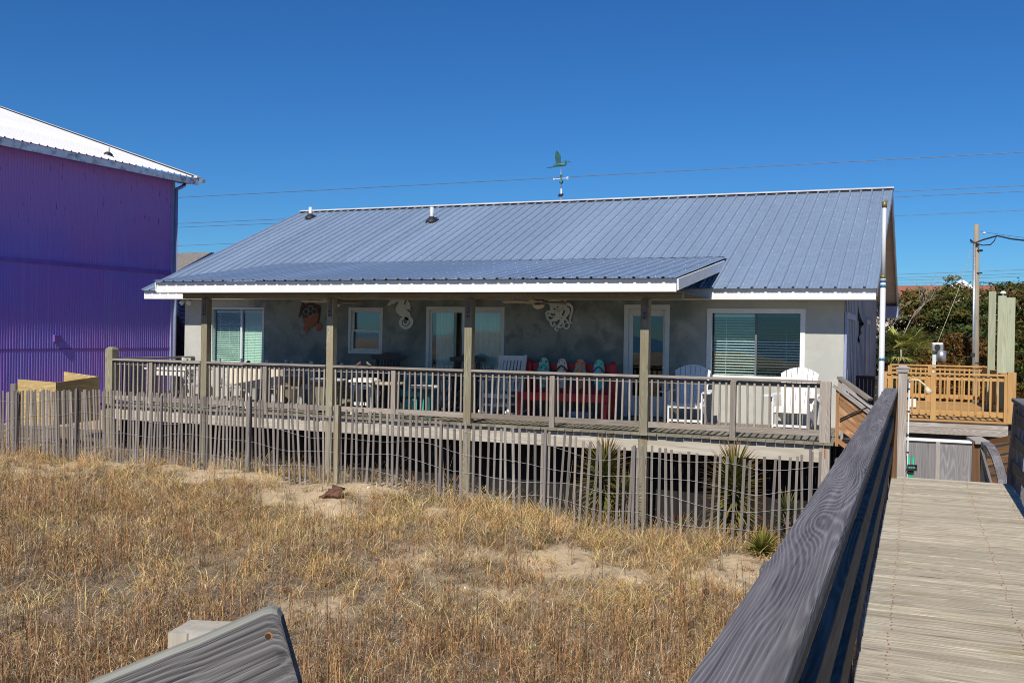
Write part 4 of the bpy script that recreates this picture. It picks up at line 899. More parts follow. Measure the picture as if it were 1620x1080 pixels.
# birds on the top rail
def bird(u, v, label, c1, c2, rz):
    p = P(u, v, Y=15.26); t = thing('finch', label, 'bird', (p.x, 15.26, .921), rz, 'small birds perched on the porch rail')
    k = MB(); k.tube([(-.075, 0, .028), (-.045, 0, .040), (-.01, 0, .055), (.02, 0, .072), (.036, 0, .092), (.047, 0, .104), (.060, 0, .104), (.068, 0, .102)], [.010, .018, .029, .031, .022, .020, .014, .004], 10); k.build('body', c1, t, local=True)
    k = MB(); k.prism([(-.04, -.006, .048), (-.07, -.009, .034), (-.125, -.010, .012), (-.12, .012, .010), (-.065, .012, .032)], None, (0, 0, .006)); k.build('tail', c2, t, local=True)
    for sx in (-1, 1): k = MB(); k.prism([(.012, sx*.028, .078), (-.03, sx*.030, .070), (-.085, sx*.012, .028), (-.03, sx*.031, .042)], None, (0, sx*.004, 0)); k.build('wing', c2, t, local=True)
    k = MB(); k.cyl((.066, 0, .103), (.086, 0, .099), .007, .0008, 8); k.build('beak', c2, t, local=True)
    for sx in (-1, 1): k = MB(); k.cyl((0, sx*.012, .001), (-.005, sx*.012, .035), .003, n=6); k.build('leg', c2, t, local=True)
    t.scale = (.68, .68, .68)
FBR = paint('finch_brown', (.20, .14, .09), .8, var=.3, scale=60); FRED = paint('finch_red', (.20, .07, .04), .8, var=.3, scale=60); FST = paint('finch_streaked', (.20, .16, .11), .8, var=.35, scale=70)
bird(568, 577, 'small reddish finch perched upright on the porch rail', FRED, FBR, R(75)); bird(582.5, 578, 'small streaked brown finch perched on the porch rail facing left', FST, FBR, R(165))
# ================================================================== ornaments on the wall
yo = YW-.03
def po(t, q_, y=None): w_ = P(*t(*q_), Y=YW); return (w_.x, yo if y is None else y, w_.z)
t7 = tl(460, 460, 7.364)
def spline(pts, n=6, closed=False):
    pts = [np.array(p, float) for p in pts]; out = []; m_ = len(pts)
    rngk = range(m_ if closed else m_-1)
    for i in rngk:
        p0, p1, p2, p3 = (pts[(i+d) % m_] if closed else pts[min(max(i+d, 0), m_-1)] for d in (-1, 0, 1, 2))
        for s in range(n):
            t = s/n; out.append(.5*((2*p1)+(p2-p0)*t+(2*p0-5*p1+4*p2-p3)*t*t+(3*p1-p0-3*p2+p3)*t**3))
    if not closed: out.append(pts[-1])
    return out
sh = thing('seahorse_ornament', 'flat grey green seahorse cut-out hung on the wall right of the small window', 'wall ornament', po(t7, (1320, 250)))
body = [(1132, 158), (1150, 180), (1178, 158), (1215, 150), (1240, 130), (1262, 112), (1258, 150), (1235, 185), (1228, 225), (1245, 262), (1285, 292), (1330, 300), (1385, 330), (1400, 365), (1412, 345), (1420, 330), (1408, 312), (1412, 292), (1395, 278), (1398, 258), (1375, 240), (1352, 222), (1372, 215), (1405, 225), (1398, 200), (1408, 180), (1393, 160), (1397, 140), (1378, 132), (1370, 105), (1352, 125), (1348, 155), (1325, 160), (1335, 120), (1332, 80), (1290, 60), (1230, 52), (1180, 66), (1165, 95), (1160, 125)]
k = MB(); k.prism([po(t7, q_) for q_ in body], None, (0, .02, 0)); k.build('body', ORN, sh)
sp = []
for j in range(44):
    a = -0.35+j*.235; r_ = 72*(1-j/50.0)+6; sp.append((1345+0*j+r_*math.cos(a)-(4 if j > 20 else 0), 362+r_*math.sin(a)*1.02))
k = MB(); k.ribbon([po(t7, q_, yo+.004) for q_ in [(1345, 300), (1375, 320)]+sp], [.10, .085]+[.075*(1-j/70) for j in range(44)], (0, -1, 0), .018); k.build('curled_tail', ORN, sh)
k = MB(); c_ = Vector(po(t7, (1180, 104))); k.cyl(c_+Vector((0, -.003, 0)), c_+Vector((0, .003, 0)), .012, n=12); k.build('eye', DARKHOLE, sh)
tt = thing('turtle_ornament', 'rust coloured turtle ornament with dark patterned shell hung right of the left window', 'wall ornament', po(t7, (240, 280)))
def ell(cx, cy, rx, ry, n=28, rot=0): return [(cx+rx*math.cos(2*PI*i/n)*math.cos(rot)-ry*math.sin(2*PI*i/n)*math.sin(rot), cy+rx*math.cos(2*PI*i/n)*math.sin(rot)+ry*math.sin(2*PI*i/n)*math.cos(rot)) for i in range(n)]
k = MB(); k.prism([po(t7, q_) for q_ in ell(238, 285, 95, 138)], None, (0, .028, 0)); k.build('shell', SHELLRD, tt)
k = MB(); k.prism([po(t7, q_, yo-.004) for q_ in [(150, 318), (140, 260), (152, 200), (180, 155), (238, 140), (292, 152), (322, 190), (336, 250), (325, 265), (275, 270), (240, 290), (200, 312)]], None, (0, .01, 0)); k.build('shell_pattern', SHELLDK, tt)
k = MB()
for cx_, cy_ in ((240, 205), (190, 245), (288, 240), (238, 268)):
    hx = [(cx_+32*math.cos(a*PI/3), cy_+36*math.sin(a*PI/3)) for a in range(7)]
    k.ribbon([po(t7, q_, yo-.006) for q_ in hx], .010, (0, -1, 0), .002)
k.build('shell_lines', LINEGREY, tt)
for poly, nm, mm in (([(150, 455), (160, 420), (200, 410), (220, 440), (212, 470), (180, 478)], 'hind_flipper', SHELLRD), ([(300, 430), (318, 385), (350, 370), (372, 395), (368, 440), (340, 468), (310, 465)], 'hind_flipper', SHELLRD), ([(165, 165), (145, 130), (125, 180), (98, 300), (108, 312), (145, 240)], 'front_flipper', SHELLDK), ([(312, 160), (345, 170), (352, 200), (345, 300), (328, 380), (318, 360), (330, 250)], 'front_flipper', SHELLDK), ([(215, 150), (205, 115), (225, 90), (255, 90), (275, 115), (262, 150)], 'head', SHELLDK)):
    k = MB(); k.prism([po(t7, q_, yo+.006) for q_ in poly], None, (0, .014, 0)); k.build(nm, mm, tt)
oc = thing('octopus_ornament', 'flat pale grey octopus cut-out hung on the wall above the red bench', 'wall ornament', po(tl(800, 440, 9.0), (780, 500)))
t8 = tl(800, 440, 9.0)
k = MB(); k.prism([po(t8, q_) for q_ in spline([(640, 400), (612, 320), (612, 255), (650, 205), (720, 190), (770, 225), (785, 290), (800, 370), (850, 420), (800, 470), (740, 480), (690, 440)], 4, True)], None, (0, .02, 0)); k.build('head', ORN, oc)
arms = [[(800, 400), (870, 375), (935, 390), (958, 450), (935, 530), (925, 590), (935, 630), (962, 640)], [(790, 380), (850, 330), (880, 290), (878, 240)], [(830, 440), (890, 430), (905, 480), (870, 540), (830, 600), (840, 690), (880, 718), (915, 680), (905, 640), (860, 640)],
        [(820, 460), (790, 520), (830, 560), (880, 600), (915, 640)], [(780, 470), (770, 540), (800, 600), (780, 650), (740, 690), (715, 720), (735, 745), (765, 730)], [(760, 480), (760, 560), (720, 600), (680, 600), (650, 640), (680, 680), (720, 660), (690, 635)],
        [(740, 470), (730, 540), (690, 590), (640, 600), (605, 570), (620, 530), (680, 545), (720, 530)], [(700, 450), (690, 490), (640, 475), (595, 490), (595, 530), (630, 530), (640, 500), (610, 500)], [(660, 400), (665, 450), (700, 480), (730, 465), (730, 440)],
        [(850, 400), (880, 460), (850, 540), (800, 640), (760, 690), (800, 700), (860, 650)]]
k = MB()
for j, a_ in enumerate(arms):
    pts = spline(a_, 6); ws = [.060*(1-.6*i/len(pts)) for i in range(len(pts))]
    k.ribbon([po(t8, q_, yo+.002-j*.0012) for q_ in pts], ws, (0, -1, 0), .016)
k.build('tentacles', ORN, oc)
k = MB()
for q_ in ((755, 410), (712, 440)): c_ = Vector(po(t8, q_, yo-.02)); k.cyl(c_, c_+Vector((0, .01, 0)), .014, n=10)
k.build('eye', DARKHOLE, oc)
oi = thing('iron_ornament', 'dark iron sea creature ornament on the right side wall between door and window', 'wall ornament', (XR+.05, P(1358, 520, X=XR+.05).y, 1.4))
k = MB()
pts = [P(u, v, X=XR+.05) for u, v in ((1358, 486), (1357, 500), (1360, 512), (1358, 525), (1357, 538), (1358, 545))]
k.tube(pts, [.01, .05, .09, .07, .05, .01], 6); k.build('body', paint('dark_iron', (.03, .03, .035), .5), oi)
# ================================================================== ceiling fans
def fan(u, v, y, label, blade, a0, zr_=2.20, light=True):
    p = P(u, v, Y=y); z = p.z; t = thing('ceiling_fan', label, 'ceiling fan', (p.x, y, 2.222), 0, 'ceiling fans under the porch roof')
    k = MB(); k.lathe((p.x, y, z), [(.03, .12), (.045, .10), (.10, .085), (.115, .04), (.10, .0), (.05, -.015)], 20); k.cyl((p.x, y, z+.1), (p.x, y, 2.222), .02); k.build('motor', STEEL if not light else KNOB, t)
    for j in range(5):
        a = a0+j*2*PI/5; d = Vector((math.cos(a), math.sin(a), 0)); s_ = Vector((-d.y, d.x, 0)); c_ = Vector((p.x, y, z+.015)); tz = Vector((0, 0, .018))
        k = MB(); k.prism([c_+d*.16-s_*.045-tz*.7, c_+d*.35-s_*.062-tz, c_+d*.62-s_*.06-tz, c_+d*.67, c_+d*.62+s_*.06+tz, c_+d*.35+s_*.062+tz, c_+d*.16+s_*.045+tz*.7], None, (0, 0, .008)); o = k.build('blade', blade, t)
        k = MB(); k.bar(c_+d*.07, c_+d*.19, .03, .008); k.build('bracket', KNOB, o)
    if light:
        k = MB(); k.lathe((p.x, y, z), [(.02, -.105), (.06, -.095), (.10, -.06), (.118, -.02), (.112, -.018)], 20); k.build('light_bowl', CLOUDY, t)
        k = MB(); k.ball((p.x, y, z-.118), .012); k.build('finial', KNOB, t)
fan(852, 480, 16.6, 'cream bladed ceiling fan with frosted bowl light in front of the octopus ornament', FANCREAM, R(-12))
fan(530, 479, 16.6, 'cream bladed ceiling fan beside the porch post that carries the turtle', FANCREAM, R(-8))
fan(732, 473.5, 16.6, 'honey wood bladed ceiling fan above the sliding door', FANWOOD, R(10), light=False)
# ================================================================== boardwalk towards the house
bw = thing('boardwalk', 'weathered plank boardwalk with heavy grey timber handrail running towards the house', 'boardwalk', (.36, 5, -1.2))
k = MB(); y = -3.6; random.seed(3)
while y < 11.85:
    wd = .138; s_ = random.uniform(-.006, .006)
    k.box2((-.232+random.uniform(-.012, .012), y, -.038), (.965+random.uniform(-.015, .015), y+wd-random.uniform(.008, .016), random.uniform(-.003, .002))); y += wd
k.build('deck_boards', W_DECK, bw)
nl = MB(); y = -3.6
while y < 11.8:
    for xx in (-.10, .53, .86):
        for dy in (.035, .10):
            c_ = Vector((xx+random.uniform(-.012, .012), y+dy+random.uniform(-.01, .01), .0025)); nl.cyl(c_, c_+Vector((0, 0, .0012)), .0048, n=6)
    y += .138
nl.build('nail_heads', RUST, bw)
k = MB()
for xx in (-.19, .37, .92): k.box2((xx-.02, -3.5, -.26), (xx+.02, 11.8, -.04))
k.build('stringer', W_DARK, bw)
def railpost(x, y, z1, m_=W_RAIL):
    k = MB(); k.box2((x-.045, y-.045, g1(x, y)-.3), (x+.045, y+.045, z1)); return k.build('post', m_, bw, .004)
for y in (-2.2, .1, 2.5, 4.9, 7.3, 9.7, 11.62): railpost(-.262-.04, y, .958)
capz = .998
for y0, y1 in ((-3.5, 8.52), (8.522, 11.72)):
    k = MB(); k.box2((-.315, y0, capz-.04), (-.176, y1, capz)); k.build('cap_rail', W_RAIL, bw, .006)
for z0, z1, xo in ((.81, .955, .006), (.53, .675, .004), (.22, .365, 0)):
    k = MB()
    for y0, y1 in ((-3.5, 4.88), (4.882, 11.66)): k.box2((-.256, y0, z0), (-.218+xo, y1, z1))
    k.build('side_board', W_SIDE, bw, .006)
k = MB(); k.box2((-.255, 11.665, -.1), (-.175, 11.745, .955)); k.build('end_post', W_BROWN, bw, .004)
# right hand rail: level part out of view to the near side, ending in a sloped brace
xr = .985; pA = P(1607, 618, X=xr); yE = pA.y
for y in (-2.2, .1, 2.5, 4.9, 7.3, yE-.06): railpost(xr+.06, y, .93)
k = MB(); k.box2((xr-.04, -3.5, .90), (xr+.11, yE, .94)); k.build('cap_rail', W_RAIL, bw, .006)
for z0, z1 in ((.66, .80), (.40, .54), (.12, .26)):
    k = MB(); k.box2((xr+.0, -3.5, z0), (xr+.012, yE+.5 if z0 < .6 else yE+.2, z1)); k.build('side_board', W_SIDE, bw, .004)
k = MB(); k.bar((xr+.01, yE-.05, .90), (xr+.0, 12.15, .02), .05, .14, (0, 0, 1)); k.bar((xr+.05, yE+.35, -.02), (xr+.02, 12.1, .30), .04, .14); k.build('sloped_brace', W_STAKE, bw, .004)
k = MB(); k.box2((xr-.03, 12.02, -1.3), (xr+.06, 12.12, .12)); k.build('post', W_STAKE, bw)
# ---- post with shower head at the end of the walk
sp = thing('shower_post', 'grey capped post with white water pipe and shower head at the end of the boardwalk', 'outdoor shower', (-.134, 12.2, -1.2))
k = MB(); k.box2((-.185, 12.15, -1.5), (-.085, 12.25, 1.165)); k.build('post', W_OGREY, sp, .004)
k = MB(); k.box((-.135, 12.2, 1.185), (.135, .135, .04)); k.box((-.135, 12.2, 1.215), (.15, .15, .022)); k.box((-.135, 12.2, 1.236), (.12, .12, .02), taper=.5); k.build('post_cap', W_OGREY, sp, .003)
k = MB(); k.cyl((-.072, 12.14, -.9), (-.064, 12.14, 1.08), .0085, n=10); k.build('water_pipe', PVC, sp)
k = MB()
for z in (.98, .72, .45, .25, .05, -.1): k.box((-.07, 12.14, z), (.034, .034, .012))
k.build('pipe_clip', BLACK, sp)
k = MB(); a = Vector((-.064, 12.13, 1.06)); k.tube([a, a+Vector((.03, -.01, .025)), a+Vector((.10, -.02, .02)), a+Vector((.16, -.03, -.03)), a+Vector((.185, -.035, -.06))], .010, 8); k.cyl(a+Vector((.18, -.035, -.055)), a+Vector((.215, -.045, -.125)), .018, .044, 14); k.build('shower_head', FANCREAM, sp)
k = MB(); k.box((-.02, 12.12, .10), (.10, .07, .02)); k.box((-.02, 12.12, .055), (.10, .07, .02)); k.box((.025, 12.12, .08), (.02, .07, .05)); k.box((-.03, 12.13, .02), (.06, .05, .05)); k.build('tap_bracket', BLACK, sp)
hr = thing('hose_hanger', 'bright green hose reel hoops behind the end of the boardwalk', 'hose reel', (.0, 12.6, -.6))
for j in range(3):
    k = MB(); xx = P((1433, 1437.5, 1443)[j], 745, Y=12.6).x; c_ = Vector((xx, 12.6, -.02))
    k.tube([c_+Vector((.006*j, .12*math.cos(a*PI/9), .17*math.sin(a*PI/9)-.0)) for a in range(10)], .012, 7); k.build('hoop', GREENHOSE, hr)
k = MB(); k.box((P(1438, 745, Y=12.6).x, 12.6, -.30), (.09, .3, .55)); k.build('stand', GREENHOSE, hr)
# ---- telescoping white flagpole
fp0, fp1 = P(1393.5, 640, Y=14.5), P(1400, 318, Y=14.5); pm1 = P(1395.5, 441, Y=14.5)
fp = thing('flagpole', 'bare white telescoping flagpole with blue bands beside the porch corner', 'flagpole', (fp0.x, 14.5, -1.2))
zj = pm1.z
k = MB(); k.cyl((fp0.x, 14.5, -1.3), (fp0.x, 14.5, zj), .040, .036, 16); k.build('lower_tube', PVC, fp)
k = MB(); k.cyl((fp0.x, 14.5, zj), (fp0.x, 14.5, fp1.z-.06), .029, .027, 16); k.build('upper_tube', PVC, fp)
k = MB()
for z in (zj-.03, zj-.10, P(1395, 568, Y=14.5).z): k.cyl((fp0.x, 14.5, z-.018), (fp0.x, 14.5, z+.018), .042, n=16)
k.build('blue_band', BLUEBAND, fp)
BRASS = paint('tarnished_brass', (.22, .18, .07), .5, metal=.4)
k = MB(); k.cyl((fp0.x, 14.5, fp1.z-.09), (fp0.x, 14.5, fp1.z-.01), .034, n=10); k.box((fp0.x+.02, 14.5, fp1.z), (.05, .03, .03)); k.cyl((fp0.x, 14.5, zj+.0), (fp0.x, 14.5, zj+.05), .034, n=12); k.build('truck_fitting', BRASS, fp)
# ---- broken stair rail end in the near foreground
fr = thing('broken_handrail', 'weathered end of a sloping handrail board with a cut post behind in the near foreground', 'handrail', (-1.0, 1.45, -1.1))
Yn = 1.52; A = P(438, 958, Y=Yn); Bq = P(150, 1080, Y=Yn-.18); d = (A-Bq).normalized()
dn = (P(475, 1080, Y=Yn)-P(443, 966, Y=Yn)).normalized(); L_ = 1.5
thk = Vector((-.012, .024, .006))
k = MB(); a0 = A; nst = 30; top_ = [a0-d*((0, .004, .012, .026)[i] if i < 4 else L_*(i-1)/nst)+dn*((.024, .011, .003, 0)[i] if i < 4 else 0)+Vector((0, 0, .0012*math.sin(i*1.1)+.0008*math.sin(i*2.7))) for i in range(nst+1)]
w_ = .185; vs, gs, fs = [], [], []
for i, p in enumerate(top_):
    rd = .012 if i == 0 else 0
    cx_ = (.024, .011, .003, 0)[i] if i < 4 else 0
    for q_, gg in ((p+dn*.006, (0, 0)), (p+thk*.25, (0, .01)), (p+thk+dn*.004, (0, .036)), (p+thk+dn*(w_-cx_), (w_, .036)), (p+dn*(w_-cx_), (w_, 0)), (p+dn*.03, (.03, 0)), (p+dn*.014, (.014, 0))):
        vs.append(q_); gs.append((i*L_/nst, gg[0], gg[1]))
for i in range(nst):
    for j in range(7): j2 = (j+1) % 7; fs.append((i*7+j, (i+1)*7+j, (i+1)*7+j2, i*7+j2))
fs += [tuple(range(7)), tuple(nst*7+i for i in reversed(range(7)))]
k.add(vs, fs, gs, 0); k.mi = [1 if (q_ < nst*7 and q_ % 7 in (0, 1)) else 0 for q_ in range(len(fs))]; k.build('board', [W_BOARD, W_EDGE], fr)
k = MB(); nh = A-d*.030+dn*.045; fn = d.cross(dn).normalized(); fn = -fn if fn.y > 0 else fn; k.cyl(nh+fn*.0016, nh-fn*.003, .0055, n=12); k.build('nail_hole', DARKHOLE, fr)
k = MB(); k.cyl(nh+fn*.0008+d*.0015, nh-fn*.003+d*.0015, .0075, n=12); k.build('rust_ring', RUST, fr)
k = MB(); c_ = P(424, 965, Y=Yn); k.cyl(c_+Vector((0, .0, .001)), c_+Vector((.004, -.006, -.010)), .004, n=8); k.build('nail', RUST, fr)
p0, p1, p2 = P(266, 1000, Y=1.60), P(372, 984, Y=1.62), P(285, 1040, Y=1.60)
k = MB(); pw_ = .09; ex = Vector((.98, .12, .03)).normalized(); ey = Vector((-.2, .98, -.02)).normalized()
o0 = p0; tp = [o0, o0+ex*pw_*1.25, o0+ex*pw_*1.25+ey*pw_+Vector((0, 0, .006)), o0+ey*pw_+Vector((0, 0, .003))]
k.prism(list(reversed(tp)), None, Vector((0, 0, -2.6))); 
o = k.build('cut_post', W_BEAM, fr); a_ = o.data.attributes['gc']
for i, vtx in enumerate(o.data.vertices): a_.data[i].vector = (vtx.co.z, vtx.co.x, vtx.co.y)
# ================================================================== sand fence
sf = thing('sand_fence', 'wired lath sand fence leaning along the dune in front of the porch', 'fence', (-8, 12.4, -.9))
FX = [-19.5, -17, -14.2, -12, -9.5, -7.2, -5.2, -3.5, -1.15]; FY = [12.5, 12.4, 12.3, 12.25, 12.15, 12.15, 12.35, 12.6, 12.85]
def fy(x): return float(np.interp(x, FX, FY))+.05*math.sin(x*1.3)
TOPU = [-40, 0, 30, 100, 172, 240, 330, 430, 520, 600, 680, 720, 780, 850, 900, 960, 1020, 1100, 1200, 1290]
TOPV = [620, 620, 618, 618, 617, 622, 627, 634, 643, 650, 660, 668, 676, 681, 690, 706, 706, 716, 726, 716]
def ftop(x):
    y = fy(x); d = Vector((x, y, 0)); 
    zc = Fw.x*d.x+Fw.y*d.y; u = 810+FPX*((Rt.x*d.x+Rt.y*d.y)/zc); v = float(np.interp(u, TOPU, TOPV)); return P(u, v, Y=y).z
slat = []; x = -1.1; random.seed(21); lean = 0
while x > -19.3:
    dn_ = .060 if x < -13 else .092 if x > -9 else .070
    lean += random.uniform(-.025, .025); lean *= .93; bias = -.10 if x < -14.6 else -.02 if x < -8 else .03
    zt = ftop(x)+random.uniform(-.025, .025); slat.append((x, lean+bias+random.uniform(-.03, .03), zt)); x -= dn_*random.uniform(.85, 1.2)
def slatmb(k, q_):
    x, ln, zt = q_; y = fy(x)+random.uniform(-.012, .012); zb = max(g1(x, y)-.12, zt-1.24); h = zt-zb
    k.bar((x+ln*h*.7*-.4, y+random.uniform(-.02, .02), zb), (x+ln*h*.6, y, zt), .036*random.uniform(.85, 1.1), .010, (0, 1, 0))
for q_ in slat[:99]: k = MB(); slatmb(k, q_); k.build('slat', W_SLAT, sf)
k = MB()
for q_ in slat[99:]: slatmb(k, q_)
o = k.build('slat', W_SLAT, sf); o['kind'] = 'stuff'
for u, dt in ((30, -.02), (124, .04), (258, -.02), (397, .05), (700, -.05), (865, .05), (1005, .02), (1283, .05)):
    y = 12.4
    for _ in range(5): x = P(u, 650, Y=y).x; y = fy(x)
    y -= .05; k = MB(); k.bar((x, y, g1(x, y)-.3), (x+.01, y, ftop(x)+dt), .037, .037, (0, 1, 0)); k.build('stake', W_STAKE if u < 600 or u > 800 else W_SLAT, sf, .004)
for (u, m_) in ((537, W_TREAT),):
    y = 12.4
    for _ in range(5): x = P(u, 650, Y=y).x; y = fy(x)
    y -= .05; k = MB(); k.box2((x-.03, y-.03, g1(x, y)-.3), (x+.03, y+.03, ftop(x)+.04)); k.build('stake', m_, sf, .004)
for wi, f_ in enumerate((.14, .40, .62, .86)):
    k = MB(); pts = []; xs_ = -1.1
    while xs_ > -19.3: z = ftop(xs_)-f_*1.05+.045*math.sin(xs_*1.9+wi)+.02*math.sin(xs_*5+wi*2); pts.append((xs_, fy(xs_)-.018+.012*math.sin(xs_*30), z)); xs_ -= .1
    k.tube(pts, .0021, 4); k.build('wire', WIREF, sf)
# ---- raw plywood box left of the deck
pbx = thing('plywood_box', 'raw plywood enclosure standing behind the sand fence below the purple building', 'plywood box', (-15.6, 14.4, -.7))
zt = lambda u, v, y: P(u, v, Y=y).z
A, Bc, D_ = P(28, 600, Y=13.9), P(90, 605, Y=13.9), P(158, 600, Y=15.0)
k = MB(); k.prism([(A.x, 13.9, -.30), (Bc.x, 13.9, -.33), (Bc.x, 13.9, .48), (A.x, 13.9, .51)], None, (0, .02, 0)); o1 = k.build('front_sheet', W_PLY, pbx)
k = MB(); k.prism([(Bc.x-.001, 13.9, -.33), (D_.x-.12, 15.1, -.33), (D_.x-.12, 15.1, .55), (Bc.x-.001, 13.9, .478)], None, (-.02, -.0, 0)); o2 = k.build('side_sheet', W_PLY, pbx)
k = MB(); k.prism([(-16.2, 15.1, -.3), (D_.x-.14, 15.1, -.3), (D_.x-.14, 15.1, .545), (-16.2, 15.1, .62)], None, (0, .02, 0)); o3 = k.build('back_sheet', W_PLY, pbx)
for o in (o1, o2, o3):
    a_ = o.data.attributes['gc']
    for i, vtx in enumerate(o.data.vertices): a_.data[i].vector = (vtx.co.x+vtx.co.y*.8, vtx.co.z, 0)
k = MB(); k.box2((-16.25, 13.86, -1.0), (A.x-.01, 13.95, .42)); k.box2((Bc.x-.06, 13.93, -1.0), (Bc.x-.025, 14.0, .3)); k.build('corner_post', W_SLAT, pbx)
# ================================================================== stained deck behind the walk
od = thing('stained_deck', 'orange stained timber deck with picket railings to the right of the house', 'deck', (.5, 24, -1.2))
X0, X1 = -.62, 1.60; Yn_, Yf_ = 21.0, 27.4
k = MB(); y = Yn_-.06
while y < Yf_+.1: k.box2((X0, y, -.035), (X1+.1, y+.134, random.uniform(-.002, .001))); y += .14
k.build('floor_boards', W_ORANGE, od)
k = MB(); k.box2((X0, Yn_-.02, -.29), (X1+.06, Yn_+.02, -.155)); k.box2((X0, Yn_-.021, -.153), (X1+.06, Yn_+.02, -.04)); k.build('fascia_board', W_OGREY, od, .004)
for (xx, yy) in ((X0+.1, 21.3), (1.4, 21.3), (X0+.1, 24), (1.4, 24), (1.4, 27), (X0+.1, 27)):
    k = MB(); k.box2((xx-.07, yy-.07, -1.7), (xx+.07, yy+.07, -.05)); k.build('support_post', W_DARK, od)
def fence_run(p0, p1, posts, nb, top=.915, low=True):
    p0, p1 = Vector(p0), Vector(p1); d = (p1-p0); 
    k = MB(); k.bar(p0+Vector((0, 0, top-.018)), p1+Vector((0, 0, top-.018)), .14, .038); k.build('top_rail', W_ORANGE, od, .004)
    k = MB(); k.bar(p0+Vector((0, 0, top-.10)), p1+Vector((0, 0, top-.10)), .036, .08); k.build('upper_rail', W_ORANGE, od)
    k = MB(); k.bar(p0+Vector((0, 0, .13)), p1+Vector((0, 0, .13)), .05, .11); k.build('bottom_rail', W_ORANGE, od)
    for f_ in posts: c_ = p0+d*f_; k = MB(); k.box(c_+Vector((0, -.03, top/2-.02)), (.10, .10, top-.03)); k.build('post', W_ORANGE, od, .004)
    sd = Vector((d.y, -d.x, 0)).normalized()*.03
    if sd.y > 0: sd = -sd
    for j in range(nb):
        f_ = (j+.5)/nb; c_ = p0+d*f_
        if any(abs(f_-q_)*d.length < .07 for q_ in posts): continue
        k = MB(); k.box(c_+sd+Vector((0, 0, .48)), (.036, .036, .75)); k.build('baluster', W_ORANGE, od)
fence_run((X0, Yn_+.03, 0), (X1+.06, Yn_+.03, 0), [(.33-X0)/(X1+.06-X0), .985, 0.02], 18)
fence_run((X0, Yf_, 0), (X1+.06, Yf_, 0), [.42, .0], 20, .93)
fence_run((X1+.02, Yn_+.1, 0), (X1+.02, Yf_-.1, 0), [.5], 30)
k = MB(); k.box2((1.63, 20.93, -.02), (1.78, 21.08, .96)); k.build('post', W_ORANGE, od, .004)
# tall pale posts
for i, (u, vt, vb, y, ww, lb) in enumerate(((1570, 461, 640, 24.6, .15, 'tallest pale treated timber post, leftmost of the three on the stained deck'), (1585.5, 468, 655, 22.2, .155, 'middle pale treated timber post carrying a small white lamp cap'), (1598, 471, 650, 22.25, .19, 'broad pale treated timber post, rightmost of the three on the stained deck'))):
    p = P(u, vt, Y=y); k = MB(); k.box2((p.x-ww/2, y-.07, -1.4), (p.x+ww/2, y+.07, p.z)); tag(k.build('timber_post', W_GREEN, None, .005), lb, 'post', 'tall pale timber posts')
p = P(1587, 464, Y=22.2); k = MB(); k.cyl((p.x, 22.2, p.z-.05), (p.x, 22.2, p.z-.0), .02); k.lathe((p.x, 22.2, p.z), [(.055, -.01), (.06, .015), (.03, .045)], 14); tag(k.build('post_lamp', WHITE, None), 'small white lamp cap on the middle pale timber post', 'lamp')
# white box on the deck floor
p = P(1444, 640, Y=22.0); t = thing('white_bin', 'small white boxes standing on the orange stained deck floor', 'box', (p.x, 22, 0))
k = MB(); k.box((p.x, 22.0, .17), (.13, .2, .32)); k.build('box', WHITEP, t, .006); k = MB(); k.prism([(p.x+.10, 21.95, .005), (p.x+.24, 21.95, .005), (p.x+.10, 21.95, .19)], None, (0, .1, 0)); k.build('tipped_lid', WHITEP, t)
# grey plywood screen below
gs_ = thing('plywood_screen', 'grey weathered plywood screen with a white top rail below the stained deck', 'screen', (.4, 17, -1.2))
xa, xb, xc = P(1428, 700, Y=17).x, P(1484, 700, Y=17).x, P(1540, 702, Y=17).x; zt_ = P(1484, 702, Y=17).z
for x0, x1 in ((xa-.4, xb-.032), (xb+.032, xc)):
    k = MB(); k.box2((x0, 17, -1.5), (x1, 17.02, zt_-.0)); o = k.build('panel', W_GREYPLY, gs_)
    a_ = o.data.attributes['gc']
    for i, vtx in enumerate(o.data.vertices): a_.data[i].vector = (vtx.co.z, vtx.co.x, x0)
k = MB(); k.box2((xb-.031, 16.985, -1.5), (xb+.031, 17.03, zt_+.03)); k.box2((xc+.001, 16.98, -1.5), (xc+.05, 17.03, zt_+.01)); k.build('batten', W_OGREY, gs_)
k = MB(); k.box2((xa-.4, 17.05, zt_+.03), (xc-.02, 17.1, zt_+.075)); k.build('top_rail', WHITE, gs_)
MBk = MB(); MBk.box2((xa-1.0, 21.08, -1.6), (2.6, 21.12, -.045)); MBk.build('shade_backing', DARKHOLE, gs_)  # near-black sheet added to stand in for the shade under the deck
# stair rail going down below the walk
sr = thing('lower_stair_rail', 'weathered stair rail with red brown post going down behind the boardwalk end', 'stair rail', (.85, 14.6, -1.2))
pl = P(1545, 700, Y=15.0); z0 = P(1545, 697, Y=15).z
k = MB(); k.box2((pl.x-.055, 14.97, -1.5), (pl.x+.055, 15.07, z0-.03)); k.build('post', W_BROWN, sr, .004)
q0, q1 = P(1530, 690, Y=15.25), P(1562, 697, Y=14.9)
k = MB(); k.prism([P(1529, 690, Y=15.3), P(1552, 690, Y=15.3), P(1566, 698, Y=14.9), P(1543, 698, Y=14.9)], None, (0, 0, -.035)); k.build('cap_rail', W_OGREY, sr)
pts = [P(u, v, Y=y) for u, v, y in ((1557, 699, 14.95), (1567, 707, 14.7), (1575, 722, 14.4), (1581, 740, 14.1), (1586, 760, 13.8), (1590, 790, 13.5))]
k = MB()
for i in range(len(pts)-1): k.bar(pts[i], pts[i+1], .11, .035, (0, -.3, 1))
k.build('sloped_rail', W_RAIL, sr)
k = MB()
